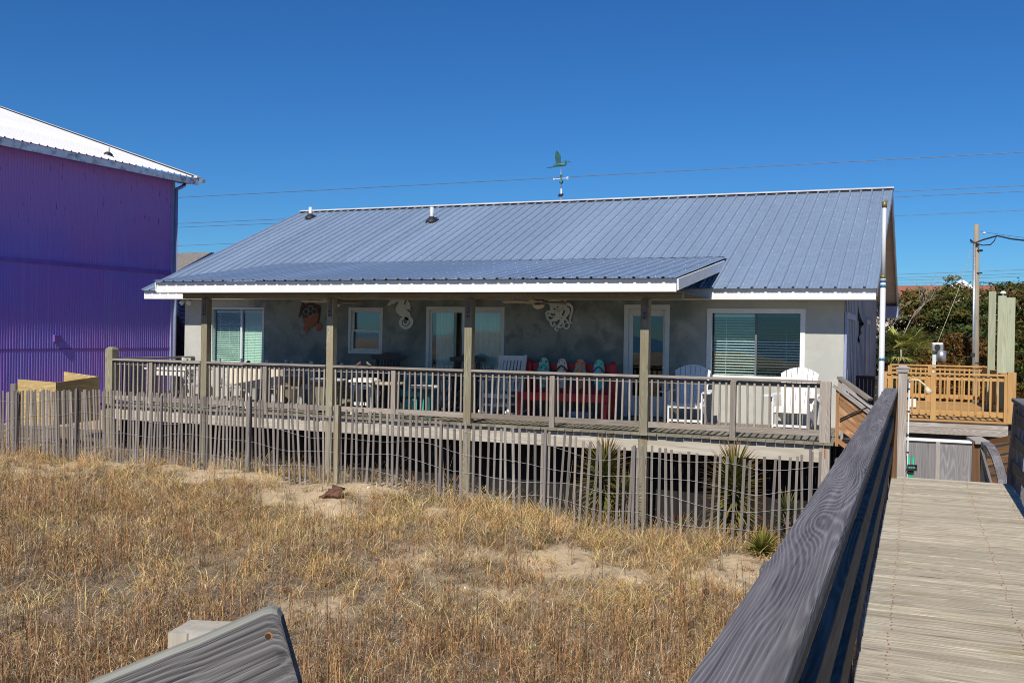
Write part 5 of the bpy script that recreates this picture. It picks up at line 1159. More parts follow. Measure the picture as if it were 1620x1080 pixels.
k.bar(P(1552, 712, Y=14.98), P(1568, 770, Y=14.2), .03, .10); k.bar(P(1556, 730, Y=14.98), P(1566, 790, Y=14.2), .03, .08); k.build('side_board', W_STAKE, sr)
k = MB()
for j in range(5):
    v = 697+j*15; k.bar(P(1563, v+4, Y=16.2), P(1600, v-3, Y=15.6), .03, .10)
k.build('far_boards', W_CEDAR, sr)
# ================================================================== purple building on the left
Yc = 22.0; C0 = P(272, 432, Y=Yc); xw = C0.x; DS = .045     # wall runs towards the camera, turned a little
def pxw(y): return xw-DS*(Yc-y)
zE = P(272, 280, Y=Yc).z; zM = P(270, 432, Y=Yc).z
pbld = thing('purple_building', 'tall purple corrugated building with a white metal roof at the left edge', 'building', (xw, Yc, -.8))
def corr(z0, z1, off, step=.075, ylo=7.0):
    k = MB(); vs, fs = [], []; y = Yc; j = 0
    pr = [(0, 0), (.35, 0), (.5, .012), (.85, .012)]
    while y > ylo:
        for f_, h in pr: yy = y-f_*step; vs += [(pxw(yy)+off+h, yy, z0), (pxw(yy)+off+h, yy, z1)]
        y -= step
    for i in range(len(vs)//2-1): fs.append((2*i, 2*i+1, 2*i+3, 2*i+2))
    k.add(vs, fs); return k
corr(zM+.02, zE+.05, 0).build('upper_siding', PURPLE, pbld); corr(-1.2, zM-.05, .0).build('lower_siding', PURPLE, pbld)
k = MB(); k.prism([(pxw(Yc), Yc, zM-.06), (pxw(7), 7, zM-.06), (pxw(7), 7, zM+.03), (pxw(Yc), Yc, zM+.03)], None, (.03, 0, 0)); k.build('belt_board', PURPLETRIM, pbld)
k = MB(); k.prism([(pxw(Yc), Yc, .98), (pxw(7), 7, .98), (pxw(7), 7, 1.0), (pxw(Yc), Yc, 1.0)], None, (.017, 0, 0)); k.build('lap_seam', paint('rusty_purple_seam', (.22, .05, .22), .7), pbld)
k = MB(); k.box2((xw-.14, Yc-.06, -1.2), (xw+.05, Yc+.03, zE+.05)); k.build('corner_trim', SLATEBLUE, pbld)
k = MB(); k.box2((xw-14, Yc-.02, -1.2), (xw-.15, Yc, zE+.1)); k.prism([(xw-14, Yc-.02, zE), (xw-.15, Yc-.02, zE), (xw-14, Yc-.02, zE+4.4)], None, (0, .02, 0)); k.build('gable_wall', PURPLE, pbld)
c_ = P(89, 535, Y=17.6); xx = pxw(17.6)
k = MB(); k.box((pxw(P(89,535,X=xx).y)+.03, P(89, 535, X=xx+.03).y, P(89, 535, X=xx+.03).z), (.06, .20, .17)); k.build('wall_box', PURPLETRIM, pbld, .005)
# roof slope (ribs run up the slope towards -X)
OVH = .45; t_sl = .33; yR0, yR1 = 6.0, Yc+.50
ex = lambda y: pxw(y)+OVH; zRe = P(310, 283, Y=yR1).z
k = MB(); vs, fs = [], []; y = yR1; prof = []
while y > yR0:
    for f_, h in ((0, 0), (.07, .028), (.2, .028), (.27, 0)): prof.append((y-f_*.229*1.0, h))
    y -= .229
for yy, h in prof: vs += [(ex(yy), yy, zRe+h), (ex(yy)-11, yy, zRe+11*t_sl+h)]
for i in range(len(prof)-1): fs.append((2*i, 2*i+1, 2*i+3, 2*i+2))
k.add(vs, fs); rfp = k.build('roof', ROOFWHITE, pbld)
k = MB(); k.bar((ex(yR1)+.02, yR1+.0, zRe+.03), (ex(yR1)-11, yR1+.0, zRe+11*t_sl+.03), .16, .05); k.build('rake_cap', ROOFWHITE, rfp)
k = MB(); 
k.bar((ex(yR1)-.1, yR1-.083, zRe+.1*t_sl+.035), (ex(yR1)-10.9, yR1-.083, zRe+10.9*t_sl+.035), .012, .03)
k.build('rib_closure', BLACK, rfp)
k = MB(); k.prism([(ex(yR1), yR1, zRe-.02), (ex(yR0), yR0, zRe-.02), (ex(yR0), yR0, zRe-.19), (ex(yR1), yR1, zRe-.19)], None, (-.03, 0, 0)); k.build('fascia', PEEL, pbld)
k = MB(); k.prism([(ex(yR1)-.031, yR1, zRe-.15), (ex(yR0)-.031, yR0, zRe-.15), (pxw(yR0)-.1, yR0, zRe-.13), (pxw(yR1)-.1, yR1, zRe-.13)], None, (0, 0, .015)); k.build('soffit', PURPLETRIM, pbld)
k = MB(); k.bar((ex(yR1)+.14, yR1+.06, zRe-.07), (ex(yR1)-1.2, yR1+.06, zRe-.07+.2), .12, .1); k.build('gutter', STEEL, pbld)
k = MB(); k.tube([P(294, 287, Y=yR1-.1), P(292, 293, Y=yR1-.1), P(285, 297, Y=Yc+.1), P(277, 300, Y=Yc+.05), (xw+.07, Yc+.06, zE-.35), (xw+.07, Yc+.06, -1.0)], .05, 8); k.build('downspout', SLATEBLUE, pbld)
py_ = 15.6
for _ in range(8):
    q_ = P(171, 232, Y=py_); aa = ex(py_)-q_.x; z_r = zRe+aa*t_sl; py_ += (z_r-q_.z)*-1.2 if abs(z_r-q_.z) < 3 else 0
q_ = P(171, 232, Y=py_); aa = ex(py_)-q_.x; zz = zRe+max(aa, .5)*t_sl
t = thing('vent_pipe', 'small white vent pipe in a black boot on the purple building roof', 'vent pipe', (q_.x, py_, zz), 0)
k = MB(); k.cyl((q_.x, py_, zz-.05), (q_.x, py_, zz+.22), .045); k.build('pipe', PVC, t); k = MB(); k.lathe((q_.x, py_, zz), [(.14, -.05), (.12, .05), (.05, .10)], 12); k.build('rubber_boot', BLACK, t)
# ================================================================== grey roofed house behind, dark stair in the gap
gh = thing('grey_house', 'grey shingled house with navy trim seen in the gap behind the purple building', 'house', (-36, 40, -.6))
pe, pk = P(281, 429, Y=38), P(333, 399, Y=40.5)
xg = pe.x; z0_, z1_ = pe.z, P(333, 399, Y=40.5).z
k = MB(); k.prism([(xg, 38, z0_), (xg, 40.5, z1_), (xg-14, 40.5, z1_), (xg-14, 38, z0_)], None, (0, 0, -.1)); k.prism([(xg, 40.5, z1_), (xg, 43, z0_), (xg-14, 43, z0_), (xg-14, 40.5, z1_)], None, (0, 0, -.1)); k.build('roof', SHINGLE, gh)
k = MB(); k.bar((xg+.02, 38, z0_-.12), (xg+.02, 40.5, z1_-.12), .06, .26); k.bar((xg+.02, 43, z0_-.12), (xg+.02, 40.5, z1_-.12), .06, .26); k.build('rake_board', NAVY, gh)
k = MB()
for j in range(26): k.box2((xg-13, 38.3-.0, -.6+j*.18), (xg-.35, 42.7, -.6+j*.18+.172))
k.build('siding', BLUESIDE, gh)
k = MB(); k.prism([(xg-.5, 38.3, z0_-.2), (xg-.5, 42.7, z0_-.2), (xg-.5, 40.5, z1_-.15)], None, (.14, 0, 0)); k.build('gable_wall', BLUESIDE, gh)
k = MB(); k.box2((xg-.36, 38.2, -.8), (xg-.2, 38.36, z0_-.05)); k.build('corner_board', WHITE, gh)
k = MB(); k.box2((xg-14, 37.85, z0_-.2), (xg+.05, 37.97, z0_-.06)); k.build('gutter', WHITE, gh)
# shutter-sided annex seen just left of the house corner
an = thing('louvred_annex', 'blue grey louvred wall with white corner board behind the left end of the porch', 'annex', (-20, 27, -.8))
a0, a1 = P(279, 480, Y=27), P(300, 480, Y=27)
k = MB(); 
for j in range(22): k.box((a0.x+1.2, 27.02, .2+j*.145), (2.2, .06, .10), (R(25), 0, 0))
k.build('louvres', BLUESIDE, an)
k = MB(); k.box2((a0.x+.06, 27.08, -.8), (a0.x+3, 29, 3.4)); k.build('wall', NAVY, an); k = MB(); k.box2((a0.x-.03, 26.95, -.8), (a0.x+.07, 27.05, 3.4)); k.build('corner_board', WHITE, an)
ds = thing('dark_stair', 'dark timber outside stair in shade between the purple building and the house', 'stair', (-19, 25, -.8))
p0, p1 = P(272, 503, Y=25), P(298, 535, Y=25)
k = MB(); k.bar(p0+Vector((-.6, 0, .75)), p1+Vector((.6, 0, -.75)), .1, .34); k.build('stringer', W_DARK, ds)
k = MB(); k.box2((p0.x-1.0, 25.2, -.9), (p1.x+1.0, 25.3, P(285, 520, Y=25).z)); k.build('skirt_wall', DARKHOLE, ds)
k = MB()
for j in range(4): k.box2((p0.x+.1+j*.13, 24.9, -.9), (p0.x+.14+j*.13, 24.95, P(285, 528+j*6, Y=25).z))
k.build('baluster', W_DARK, ds)
# ================================================================== utility pole, meter, wires
up = thing('utility_pole', 'short grey service pole with metal conduit behind the stained deck', 'utility pole', (1.59, 32, -1))
a, b = P(1545, 355, Y=32), P(1545, 600, Y=32)
k = MB(); k.cyl((b.x, 32, -1.2), (a.x, 32, a.z), .095, .075, 14); k.build('pole', W_POLE, up)
k = MB(); c0 = P(1542.5, 386, Y=31.9); k.cyl((b.x-.075, 31.9, -1.0), (c0.x-.02, 31.9, c0.z), .040, .038, 12); k.build('conduit', STEEL, up)
k = MB()
for v in (397, 396, 432, 574): z = P(1545, v, Y=32).z; k.cyl((b.x, 32, z-.015), (b.x, 32, z+.015), .10, n=14)
k.box(P(1539, 561, Y=31.85), (.12, .06, .10)); k.build('strap', BLACK, up)
def cable(pix, r, name, mt, par): k = MB(); k.tube([P(u, v, Y=y) for u, v, y in pix], r, 6); return k.build(name, mt, par)
cable([(1541, 384, 31.85), (1535, 379, 31.8), (1536, 383, 31.8), (1543, 384, 31.85), (1556, 379, 31.8), (1578, 373, 31.5), (1600, 378, 31), (1622, 380.5, 30.6), (1660, 384, 30)], .022, 'service_drop', WIREDK, up)
cable([(1544, 385, 31.85), (1555, 388, 31.8), (1567, 387, 31.6), (1573, 381, 31.5), (1576, 374, 31.5)], .016, 'drip_loop', WIREDK, up)
cable([(1550, 366, 31.9), (1563, 368, 31.9), (1600, 373.5, 31), (1660, 381, 30)], .006, 'messenger_wire', WIRE, up)
cable([(1549, 448, 31.9), (1556, 446, 31.9), (1555, 453, 31.9), (1550, 450, 31.9), (1552, 446, 31.9), (1575, 451, 33), (1592, 453, 34)], .010, 'phone_cable', WIREDK, up)
k = MB(); k.lathe(P(1557, 369, Y=31.9), [(.02, -.03), (.05, -.01), (.05, .02), (.02, .04)], 10); k.build('insulator', PVC, up)
cable([(1536, 395, 31.9), (1515, 462, 30.6), (1482, 545, 29)], 0.007, 'guy_rope', ROPE, up)
mt_ = thing('electric_meter', 'grey can shaped electric meter on a white post behind the stained deck rail', 'electric meter', (.53, 29, -.8))
c_ = P(1486, 562, Y=29); hd = P(1483, 549, Y=29)
k = MB(); k.box2((c_.x-.17, 28.98, -1.0), (c_.x-.08, 29.06, hd.z+.1)); k.build('post', WHITEG, mt_)
k = MB(); k.cyl((c_.x+.05, 28.98, c_.z-.17), (c_.x+.05, 28.98, c_.z+.13), .125, n=18); k.build('can', STEEL, mt_)
k = MB(); k.box((hd.x, 28.93, hd.z+.0), (.30, .12, .24)); k.build('head_box', STEEL, mt_, .03)
k = MB(); k.cyl((hd.x, 28.869, hd.z), (hd.x, 28.84, hd.z), .075, n=18); k.build('dial', BLACK, mt_)
def longwire(u0, v0, u1, v1, y, r, lb):
    a, b = P(u0, v0, Y=y), P(u1, v1, Y=y); d = b-a; k = MB(); s, e = a-d*.9, b+d*.9
    k.tube([s.lerp(e, i/24)+Vector((0, 0, -.18*(1-((i-12)/12)**2)+.18*(1-((.0)/12)**2)*.0)) for i in range(25)], r, 5); tag(k.build('power_line', WIRE, None), lb, 'power line', 'overhead power lines')
longwire(275, 309, 1620, 235, 48, .016, 'highest overhead power line crossing behind the weathervane')
longwire(275, 350, 1620, 288, 48, .014, 'second overhead power line, just above the right end of the ridge')
longwire(275, 356, 1620, 297, 48, .014, 'third overhead power line, just below the right end of the ridge')
longwire(275, 385, 1620, 327, 48, .011, 'fourth overhead power line, passing right of the flagpole top')
for j, (va, vb) in enumerate(((430.5, 423), (436, 429), (440, 433.5), (445, 441.5))):
    longwire(1425, va, 1620, vb, 80, .016, ('topmost', 'second', 'third', 'lowest')[j]+' of the four low power lines over the red roof')
# ---- red roofed house beyond the trees
rh = thing('red_roofed_house', 'house with long terracotta roof and white gable dormer beyond the cedars', 'house', (3, 62, -.4))
a, b = P(1405, 463, Y=60), P(1625, 463, Y=60); zt_ = P(1500, 451.5, Y=64).z; ze_ = P(1500, 470, Y=60).z
k = MB(); k.prism([(a.x-8, 60, ze_), (b.x+12, 60, ze_), (b.x+12, 64, zt_), (a.x-8, 64, zt_)], None, (0, 0, -.12)); k.prism([(a.x-8, 68, ze_), (a.x-8, 64, zt_), (b.x+12, 64, zt_), (b.x+12, 68, ze_)], None, (0, 0, -.12)); k.build('roof', REDROOF, rh)
k = MB(); k.box2((a.x-7.6, 60.4, -.6), (b.x+11.6, 67.6, ze_-.05)); k.build('wall', CREAM, rh)
k = MB(); g0, g1_, g2 = P(1490, 467, Y=59.4), P(1522, 447, Y=59.4), P(1545, 463, Y=59.4)
k.prism([(g0.x, 59.4, g0.z-1.2), (g2.x+.2, 59.4, g0.z-1.2), (g2.x+.2, 59.4, g2.z-.1), (g1_.x, 59.4, g1_.z-.1), (g0.x, 59.4, g0.z)], None, (0, 2.5, 0)); dm = k.build('dormer', CREAM, rh)
k = MB(); k.bar(P(1488, 466, Y=59.3), P(1522, 445, Y=59.3), .14, .2, (0, 0, 1)); k.bar(P(1522, 445, Y=59.3), P(1548, 462, Y=59.3), .14, .2); k.build('dormer_trim', WHITE, dm)
# ================================================================== vegetation
def ground_at(u, v):
    z = -.9
    for _ in range(12): p = P(u, v, Z=z); z = .5*z+.5*g1(p.x, p.y)
    return P(u, v, Z=z)
def leafblades(base, dirs, L, W, droop, col0, col1, coltip, fold=.25, nseg=4):
    """pointed blades as arrays: base (n,3), unit dirs (n,3)"""
    n = len(base); up = np.array([0, 0, 1.0]); side = np.cross(dirs, up); side /= np.linalg.norm(side, axis=1, keepdims=True)+1e-9; nrm = np.cross(side, dirs)
    V, Cc = [], []
    for k in range(nseg+1):
        t = k/nseg; wv = W*(1-t**1.6)*(.75+.5*min(1, t*4)) if k < nseg else W*0+.0008
        c = base+dirs*(L*t)[:, None]+np.array([0, 0, -1.0])*(droop*L*t*t)[:, None]
        V += [c-side*(wv/2)[:, None]+nrm*(wv*fold)[:, None], c, c+side*(wv/2)[:, None]+nrm*(wv*fold)[:, None]]
        cc = col0*(1-t)+col1*t
        if k >= nseg-1: cc = cc*.4+coltip*.6
        Cc += [cc*1.15, cc*.8, cc*1.15]
    V = np.stack(V, 1).reshape(-1, 3); Cc = np.stack(Cc, 1).reshape(-1, 3); per = 3*(nseg+1); q = []
    for k in range(nseg):
        a = 3*k; q += [(a, a+1, a+4, a+3), (a+1, a+2, a+5, a+4)]
    q = np.array(q)[None]+(np.arange(n)*per)[:, None, None]; return V, q.reshape(-1, 4), Cc
def yucca(label, u, v_top, v_bot, y, n, L, spread, green, edge, red, trunk, grp, name='yucca'):
    p = P(u, v_top, Y=y); zt_ = p.z; gz = g1(p.x, y); hc = max(.05, zt_-L*.85-gz)
    t = thing(name, label, 'plant', (p.x, y, gz), 0, grp)
    k = np.arange(n); ph = k*2.39996+rng.uniform(-.2, .2, n); f = (k+.5)/n
    el = np.arcsin(np.clip(np.linspace(.98, spread, n)+rng.uniform(-.08, .08, n), -.95, .99))
    d = np.stack([np.cos(ph)*np.cos(el), np.sin(ph)*np.cos(el), np.sin(el)], 1)
    zb = hc*(1-.75*f**1.2)
    base = np.stack([np.cos(ph)*.02, np.sin(ph)*.02, zb], 1)
    Ls = L*rng.uniform(.75, 1.05, n)*(1-.15*f); Wd = rng.uniform(.026, .038, n)*(L/.55)**.5
    g = np.array(green)[None]*rng.uniform(.7, 1.3, (n, 1)); e = np.array(edge)[None]*rng.uniform(.7, 1.25, (n, 1)); tp = np.array(red)[None]*rng.uniform(.5, 1.2, (n, 1))
    old = np.clip((f-.72)/.28, 0, 1)[:, None]*rng.uniform(.3, 1, (n, 1)); dry = np.array([[.36, .20, .07]])
    V, q, c = leafblades(base, d, Ls, Wd, .08+.18*f, g*(1-old)+dry*old*.8, e*(1-old)+dry*old, tp*(1-old*.5)+dry*old*.5)
    npmesh('leaves', V, None, q, np.clip(c, 0, 1), VEG, t)
    if trunk: k = MB(); k.tube([(p.x, y, gz-.1), (p.x+.02, y, gz+hc*.5), (p.x, y, gz+hc)], [.07, .06, .05], 8); k.build('trunk', BARK, t)
    return t
yucca('tall spiky yucca behind the fence in front of the porch post by the entrance door', 957, 684, 850, 13.9, 420, .56, -.8, (.075, .105, .026), (.32, .33, .09), (.26, .055, .03), True, 'spiky yuccas behind the sand fence')
yucca('tall spiky yucca behind the fence below the first adirondack rail post', 1163, 690, 850, 14.1, 380, .58, -.8, (.08, .11, .026), (.36, .34, .09), (.24, .06, .03), True, 'spiky yuccas behind the sand fence')
yucca('second lower yucca head leaning at the right side of the left yucca', 990, 735, 850, 13.6, 150, .42, -.6, (.05, .075, .02), (.22, .23, .06), (.22, .06, .03), True, 'spiky yuccas behind the sand fence')
yucca('dark yucca behind the fence nearest the boardwalk', 1245, 770, 850, 14.0, 110, .40, -.2, (.04, .06, .016), (.12, .15, .05), (.18, .10, .04), True, 'spiky yuccas behind the sand fence')
yucca('low red tipped yucca tuft between the two tall yuccas', 1078, 806, 850, 13.5, 60, .26, .35, (.10, .13, .025), (.26, .22, .05), (.50, .07, .03), False, 'low yucca tufts at the fence foot')
yucca('bright low yucca tuft in front of the fence beside the boardwalk rail', 1207, 826, 880, 12.3, 120, .38, .1, (.11, .14, .025), (.34, .36, .08), (.45, .16, .05), False, 'low yucca tufts at the fence foot')
yucca('small green yucca tuft under the right tall yucca', 1135, 838, 860, 13.2, 40, .24, .35, (.10, .14, .03), (.28, .30, .06), (.40, .14, .05), False, 'low yucca tufts at the fence foot')
yucca('small reddish tuft behind the fence beside the porch post that carries no ornament', 712, 745, 800, 13.2, 60, .38, .3, (.10, .10, .03), (.26, .18, .06), (.36, .10, .04), False, 'low yucca tufts at the fence foot')
# ---- cedars and shrubs
def crown(n_pad, ctr, rad, pad, leaf, per, cols, flat=.45):
    u = rng.normal(size=(n_pad, 3)); u /= np.linalg.norm(u, axis=1, keepdims=True); r = rng.uniform(.45, 1.0, (n_pad, 1))**.6
    pc = np.array(ctr)+u*r*np.array(rad); ps = pad*rng.uniform(.6, 1.3, n_pad); tint = rng.uniform(.55, 1.3, n_pad); ci = rng.integers(0, len(cols), n_pad)
    w_ = rng.normal(size=(n_pad, per, 3))*np.array([1, 1, flat])*.5
    c = (pc[:, None]+w_*ps[:, None, None]).reshape(-1, 3); n = len(c)
    a = rng.normal(size=(n, 3)); a[:, 2] = a[:, 2]*.5+.35; a /= np.linalg.norm(a, axis=1, keepdims=True); b = np.cross(a, rng.normal(size=(n, 3))); b /= np.linalg.norm(b, axis=1, keepdims=True)+1e-9
    s_ = leaf*rng.uniform(.6, 1.5, (n, 1))
    V = np.stack([c-a*s_, c+b*s_*.33, c+a*s_, c-b*s_*.33], 1).reshape(-1, 3); q = np.arange(4*n).reshape(-1, 4)
    cl_ = np.array(cols)[np.repeat(ci, per)]*np.repeat(tint, per)[:, None]*rng.uniform(.7, 1.35, (n, 1))*(.75+.4*np.clip(w_.reshape(-1, 3)[:, 2:3]*1.5+.5, 0, 1))
    return V, q, np.repeat(cl_, 4, 0), pc
OLIVE = [(.125, .12, .032), (.15, .112, .032), (.10, .12, .028), (.165, .105, .03)]; GREEN_ = [(.07, .095, .024), (.10, .115, .026), (.06, .08, .02), (.12, .10, .024)]; RUSTY = [(.19, .088, .024), (.15, .09, .024), (.21, .10, .024), (.13, .10, .024)]
def tree(name, label, u, v_top, y, half_w, cols, n_pad=95, pad=.46, leaf=.08, per=95, base_v=None, flat=.4, grp='cedars and shrubs behind the stained deck'):
    p = P(u, v_top, Y=y); gz = g1(p.x, y); h = p.z-gz; t = thing(name, label, 'tree' if name != 'shrub' else 'shrub', (p.x, y, gz), 0, grp)
    V, q, c, pc = crown(n_pad, (0, 0, h*.54), (half_w, half_w*.8, h*.47), pad, leaf, per, cols, flat)
    npmesh('crown', V, None, q, np.clip(c, 0, 1), VEG, t)
    k = MB(); k.tube([(p.x, y, gz-.2), (p.x+.08, y, gz+h*.3), (p.x-.05, y+.05, gz+h*.62)], [.13, .10, .05], 8)
    for i in range(12):
        e = pc[rng.integers(0, n_pad)]; s0 = Vector((p.x+.03, y, gz+h*random.uniform(.15, .5))); e = Vector((p.x+e[0]*.85, y+e[1]*.85, gz+e[2])); k.tube([s0, s0.lerp(e, .5)+Vector((0, 0, -.1)), e], [.05, .03, .012], 5)
    k.build('trunk', BARK, t); return t
tree('cedar_tree', 'olive brown cedar just right of the house roof corner', 1428, 452, 41, 1.75, OLIVE, 120)
tree('cedar_tree', 'small dark cedar top poking up beside the red roof edge nearest the house', 1440, 441, 46, .60, GREEN_, 26, .3, .07, 60)
tree('cedar_tree', 'broad olive cedar left of the guy rope', 1478, 452, 42, 1.8, OLIVE, 130)
tree('cedar_tree', 'twin peaked cedar with its crown in front of the white dormer', 1505, 440, 44, 1.25, OLIVE+RUSTY[:1], 90)
tree('cedar_tree', 'dark olive cedar between the guy rope and the utility pole', 1528, 464, 40, 1.4, GREEN_, 110)
tree('cedar_tree', 'rusty cedar directly behind the utility pole', 1562, 462, 43, 1.7, OLIVE, 120)
tree('cedar_tree', 'tall cedar at the right edge behind the pale timber posts', 1612, 446, 43, 1.9, GREEN_+OLIVE[:2], 150)
tree('cedar_tree', 'far right cedar leaving the picture edge', 1668, 452, 44, 2.0, GREEN_+OLIVE[:2], 120)
tree('shrub', 'rust brown bushy cedar low behind the electric meter', 1516, 528, 34.5, 1.15, RUSTY, 95, .36, .07)
tree('shrub', 'green shrub low between the meter and the utility pole', 1535, 512, 37.5, 1.2, GREEN_, 90, .36, .07)
tree('shrub', 'green brown shrub low behind the middle pale timber post', 1590, 522, 36, 1.2, GREEN_+RUSTY[:1], 95, .36, .07)
tree('shrub', 'rust tinged shrub low at the right picture edge', 1630, 520, 35, 1.2, RUSTY[:2]+GREEN_, 90, .36, .07)
tree('shrub', 'dark shrub in the shade behind the palmetto', 1432, 522, 38, 1.5, [(.03, .034, .012), (.045, .045, .015)], 90, .4, .08)
tree('shrub', 'olive shrub low left of the electric meter', 1470, 545, 35.5, 1.2, GREEN_+OLIVE, 95, .36, .07)
# bare branches
db = thing('bare_shrub', 'leafless shrub with pale forking branches above the palmetto', 'shrub', tuple(P(1424, 590, Y=34)))
k = MB(); b0 = P(1424, 600, Y=34)
def fork(p, d, L, r, lv):
    q_ = p+d*L; k.tube([p, p.lerp(q_, .5)+Vector((random.uniform(-.06, .06), random.uniform(-.06, .06), 0)), q_], [r, r*.8, r*.6], 5)
    if lv:
        for _ in range(3): nd = (d+Vector((random.uniform(-.75, .75), random.uniform(-.6, .6), random.uniform(-.2, .45)))).normalized(); fork(q_, nd, L*random.uniform(.55, .85), r*.6, lv-1)
fork(b0, Vector((.0, 0, 1)), 1.1, .045, 4); k.build('branches', DEADWD, db)
# palmetto
pm = P(1428, 560, Y=30); t = thing('palmetto', 'young fan palm with drooping yellow green fronds behind the stained deck', 'palm', (pm.x, 30, g1(pm.x, 30)))
Vs, Qs, Cs, o_ = [], [], [], 0
gz = g1(pm.x, 30)
for j in range(26):
    ph = j*2.4; el = random.uniform(.0, 1.2); d = Vector((math.cos(ph)*math.cos(el), math.sin(ph)*math.cos(el), math.sin(el))); L0 = random.uniform(.45, .8); hub = Vector((0, 0, pm.z-gz-.15))+d*L0
    n = 22; s_ = d.cross(Vector((0, 0, 1))).normalized(); a = np.linspace(-1.5, 1.5, n)
    dd = np.array([list((d*math.cos(x)+s_*math.sin(x)).normalized()) for x in a]); g = np.tile(np.array([[.32, .34, .09]])*random.uniform(.6, 1.3), (n, 1))
    V, q, c = leafblades(np.tile(np.array(hub)[None], (n, 1)), dd, rng.uniform(.45, .65, n), np.full(n, .035), np.full(n, .35), g*.7, g*1.3, g*1.5)
    Vs.append(V); Qs.append(q+o_); Cs.append(c); o_ += len(V)
npmesh('fronds', np.concatenate(Vs), None, np.concatenate(Qs), np.clip(np.concatenate(Cs), 0, 1), VEG, t)
k = MB(); k.tube([(pm.x, 30, gz-.1), (pm.x, 30, pm.z-.1)], [.16, .13], 8)
k.build('trunk', BARK, t)
# ---- dune grass: many single blades, numpy built
def blades(x, y, L, az, lean, curl, W, col, zoff=None):
    n = len(x); z = G(x, y)-.015; base = np.stack([x, y, z], 1) if zoff is None else np.stack([x, y, z+zoff], 1)
    h = np.stack([np.cos(az), np.sin(az), np.zeros(n)], 1); ts = (0, .35, .7, 1.0); V, Cc = [], []
    th = lean.copy(); pos = base.copy(); sd = np.stack([-np.sin(az+.5), np.cos(az+.5), np.zeros(n)], 1)
    # turn blade width roughly towards a random heading
    rot = rng.uniform(0, 2*np.pi, n); sd = np.stack([np.cos(rot), np.sin(rot), np.zeros(n)], 1)
    for i, t in enumerate(ts):
        if i: pos = pos+(h*np.sin(th)[:, None]+np.array([0, 0, 1.])*np.cos(th)[:, None])*(L*(t-ts[i-1]))[:, None]; th = th+curl
        wv = (W*(1-.55*t))[:, None]
        cc = np.clip(col*(.34+.9*t**.6), 0, 1)  # roots darkened: shade deep in the grass painted into the blades
        if i < 3: V += [pos-sd*wv/2, pos+sd*wv/2]; Cc += [cc, cc]
        else: V.append(pos); Cc.append(cc)
    V = np.stack(V, 1).reshape(-1, 3); Cc = np.stack(Cc, 1).reshape(-1, 3); o = (np.arange(n)*7)[:, None]
    Q = np.concatenate([o+np.array([[0, 1, 3, 2]]), o+np.array([[2, 3, 5, 4]])]); T = o+np.array([[4, 5, 6]]); return V, Q, T, Cc
def fbm(x, y, s, seed):
    r_ = np.random.default_rng(seed); v = np.zeros_like(x)
    for o in range(5):
        for _ in range(3): a = r_.uniform(0, 6.28); f = s*2**o*r_.uniform(.7, 1.3); v += np.sin((x*np.cos(a)+y*np.sin(a))*f+r_.uniform(0, 6.28))/2**o
    return v/3
BARE = [(P(u, v, Z=z).x, P(u, v, Z=z).y, r) for u, v, z, r in ((90, 738, -.7, .5), (290, 742, -.65, .45), (440, 752, -.6, .55), (470, 765, -.6, .5), (320, 755, -.65, .4), (620, 765, -.65, .5), (215, 742, -.7, .35), (370, 750, -.7, .7), (180, 738, -.7, .3), (560, 785, -.7, 1.0), (530, 770, -.7, .6), (640, 775, -.8, .5), (860, 770, -.9, .5), (950, 800, -1., .35), (820, 800, -.9, .4), (880, 886, -1.0, .5), (1180, 905, -1.15, .55), (1160, 880, -1.1, .4), (1000, 912, -1.1, .35), (700, 810, -.85, .4))]
def density(x, y):
    d = .84+.50*fbm(x, y, .9, 5)+.40*fbm(x, y, 3.3, 6)+.3*np.exp(-((y-12.4)/.8)**2)*(x > -6.5)
    for a, b, r in BARE: d -= 1.0*np.exp(-((x-a)**2+((y-b)*.8)**2)/(r*r*.55))
    d = np.where((x > -.42) & (x < 1.1), d*.35, d)
    return np.clip(d, .09, 1)
gv = ground.data.attributes.new('dens', 'FLOAT', 'POINT'); gx, gy = XX.ravel(), YY.ravel(); gd = density(gx, gy); gd = np.where((gx > -20) & (gx < 4) & (gy > 0) & (gy < 16), gd, .35); gd = np.where((gx > -20) & (gx < 4) & (gy > 13.2) & (gy < 16.5), 1.0, gd); gv.data.foreach_set('value', gd.astype('f'))  # dens forced full behind the fence: shadowed soil painted dark
def sample(n, x0, x1, y0, y1, f):
    x = rng.uniform(x0, x1, n); y = rng.uniform(y0, y1, n)
    vis = (x > -1.27*y-3.2) & (x < 1.4)
    keep = rng.uniform(0, 1, n) < f(x, y)*np.where(vis, 1, .12); return x[keep], y[keep]
def colmix(n, cols, wts): c = np.array(cols)[rng.choice(len(cols), n, p=wts)]; return c*rng.uniform(.65, 1.35, (n, 1))*rng.uniform(.93, 1.07, (n, 3))
STRAW = [(.84, .54, .22), (.95, .68, .34), (.74, .48, .21), (.60, .43, .26), (.44, .36, .14)]
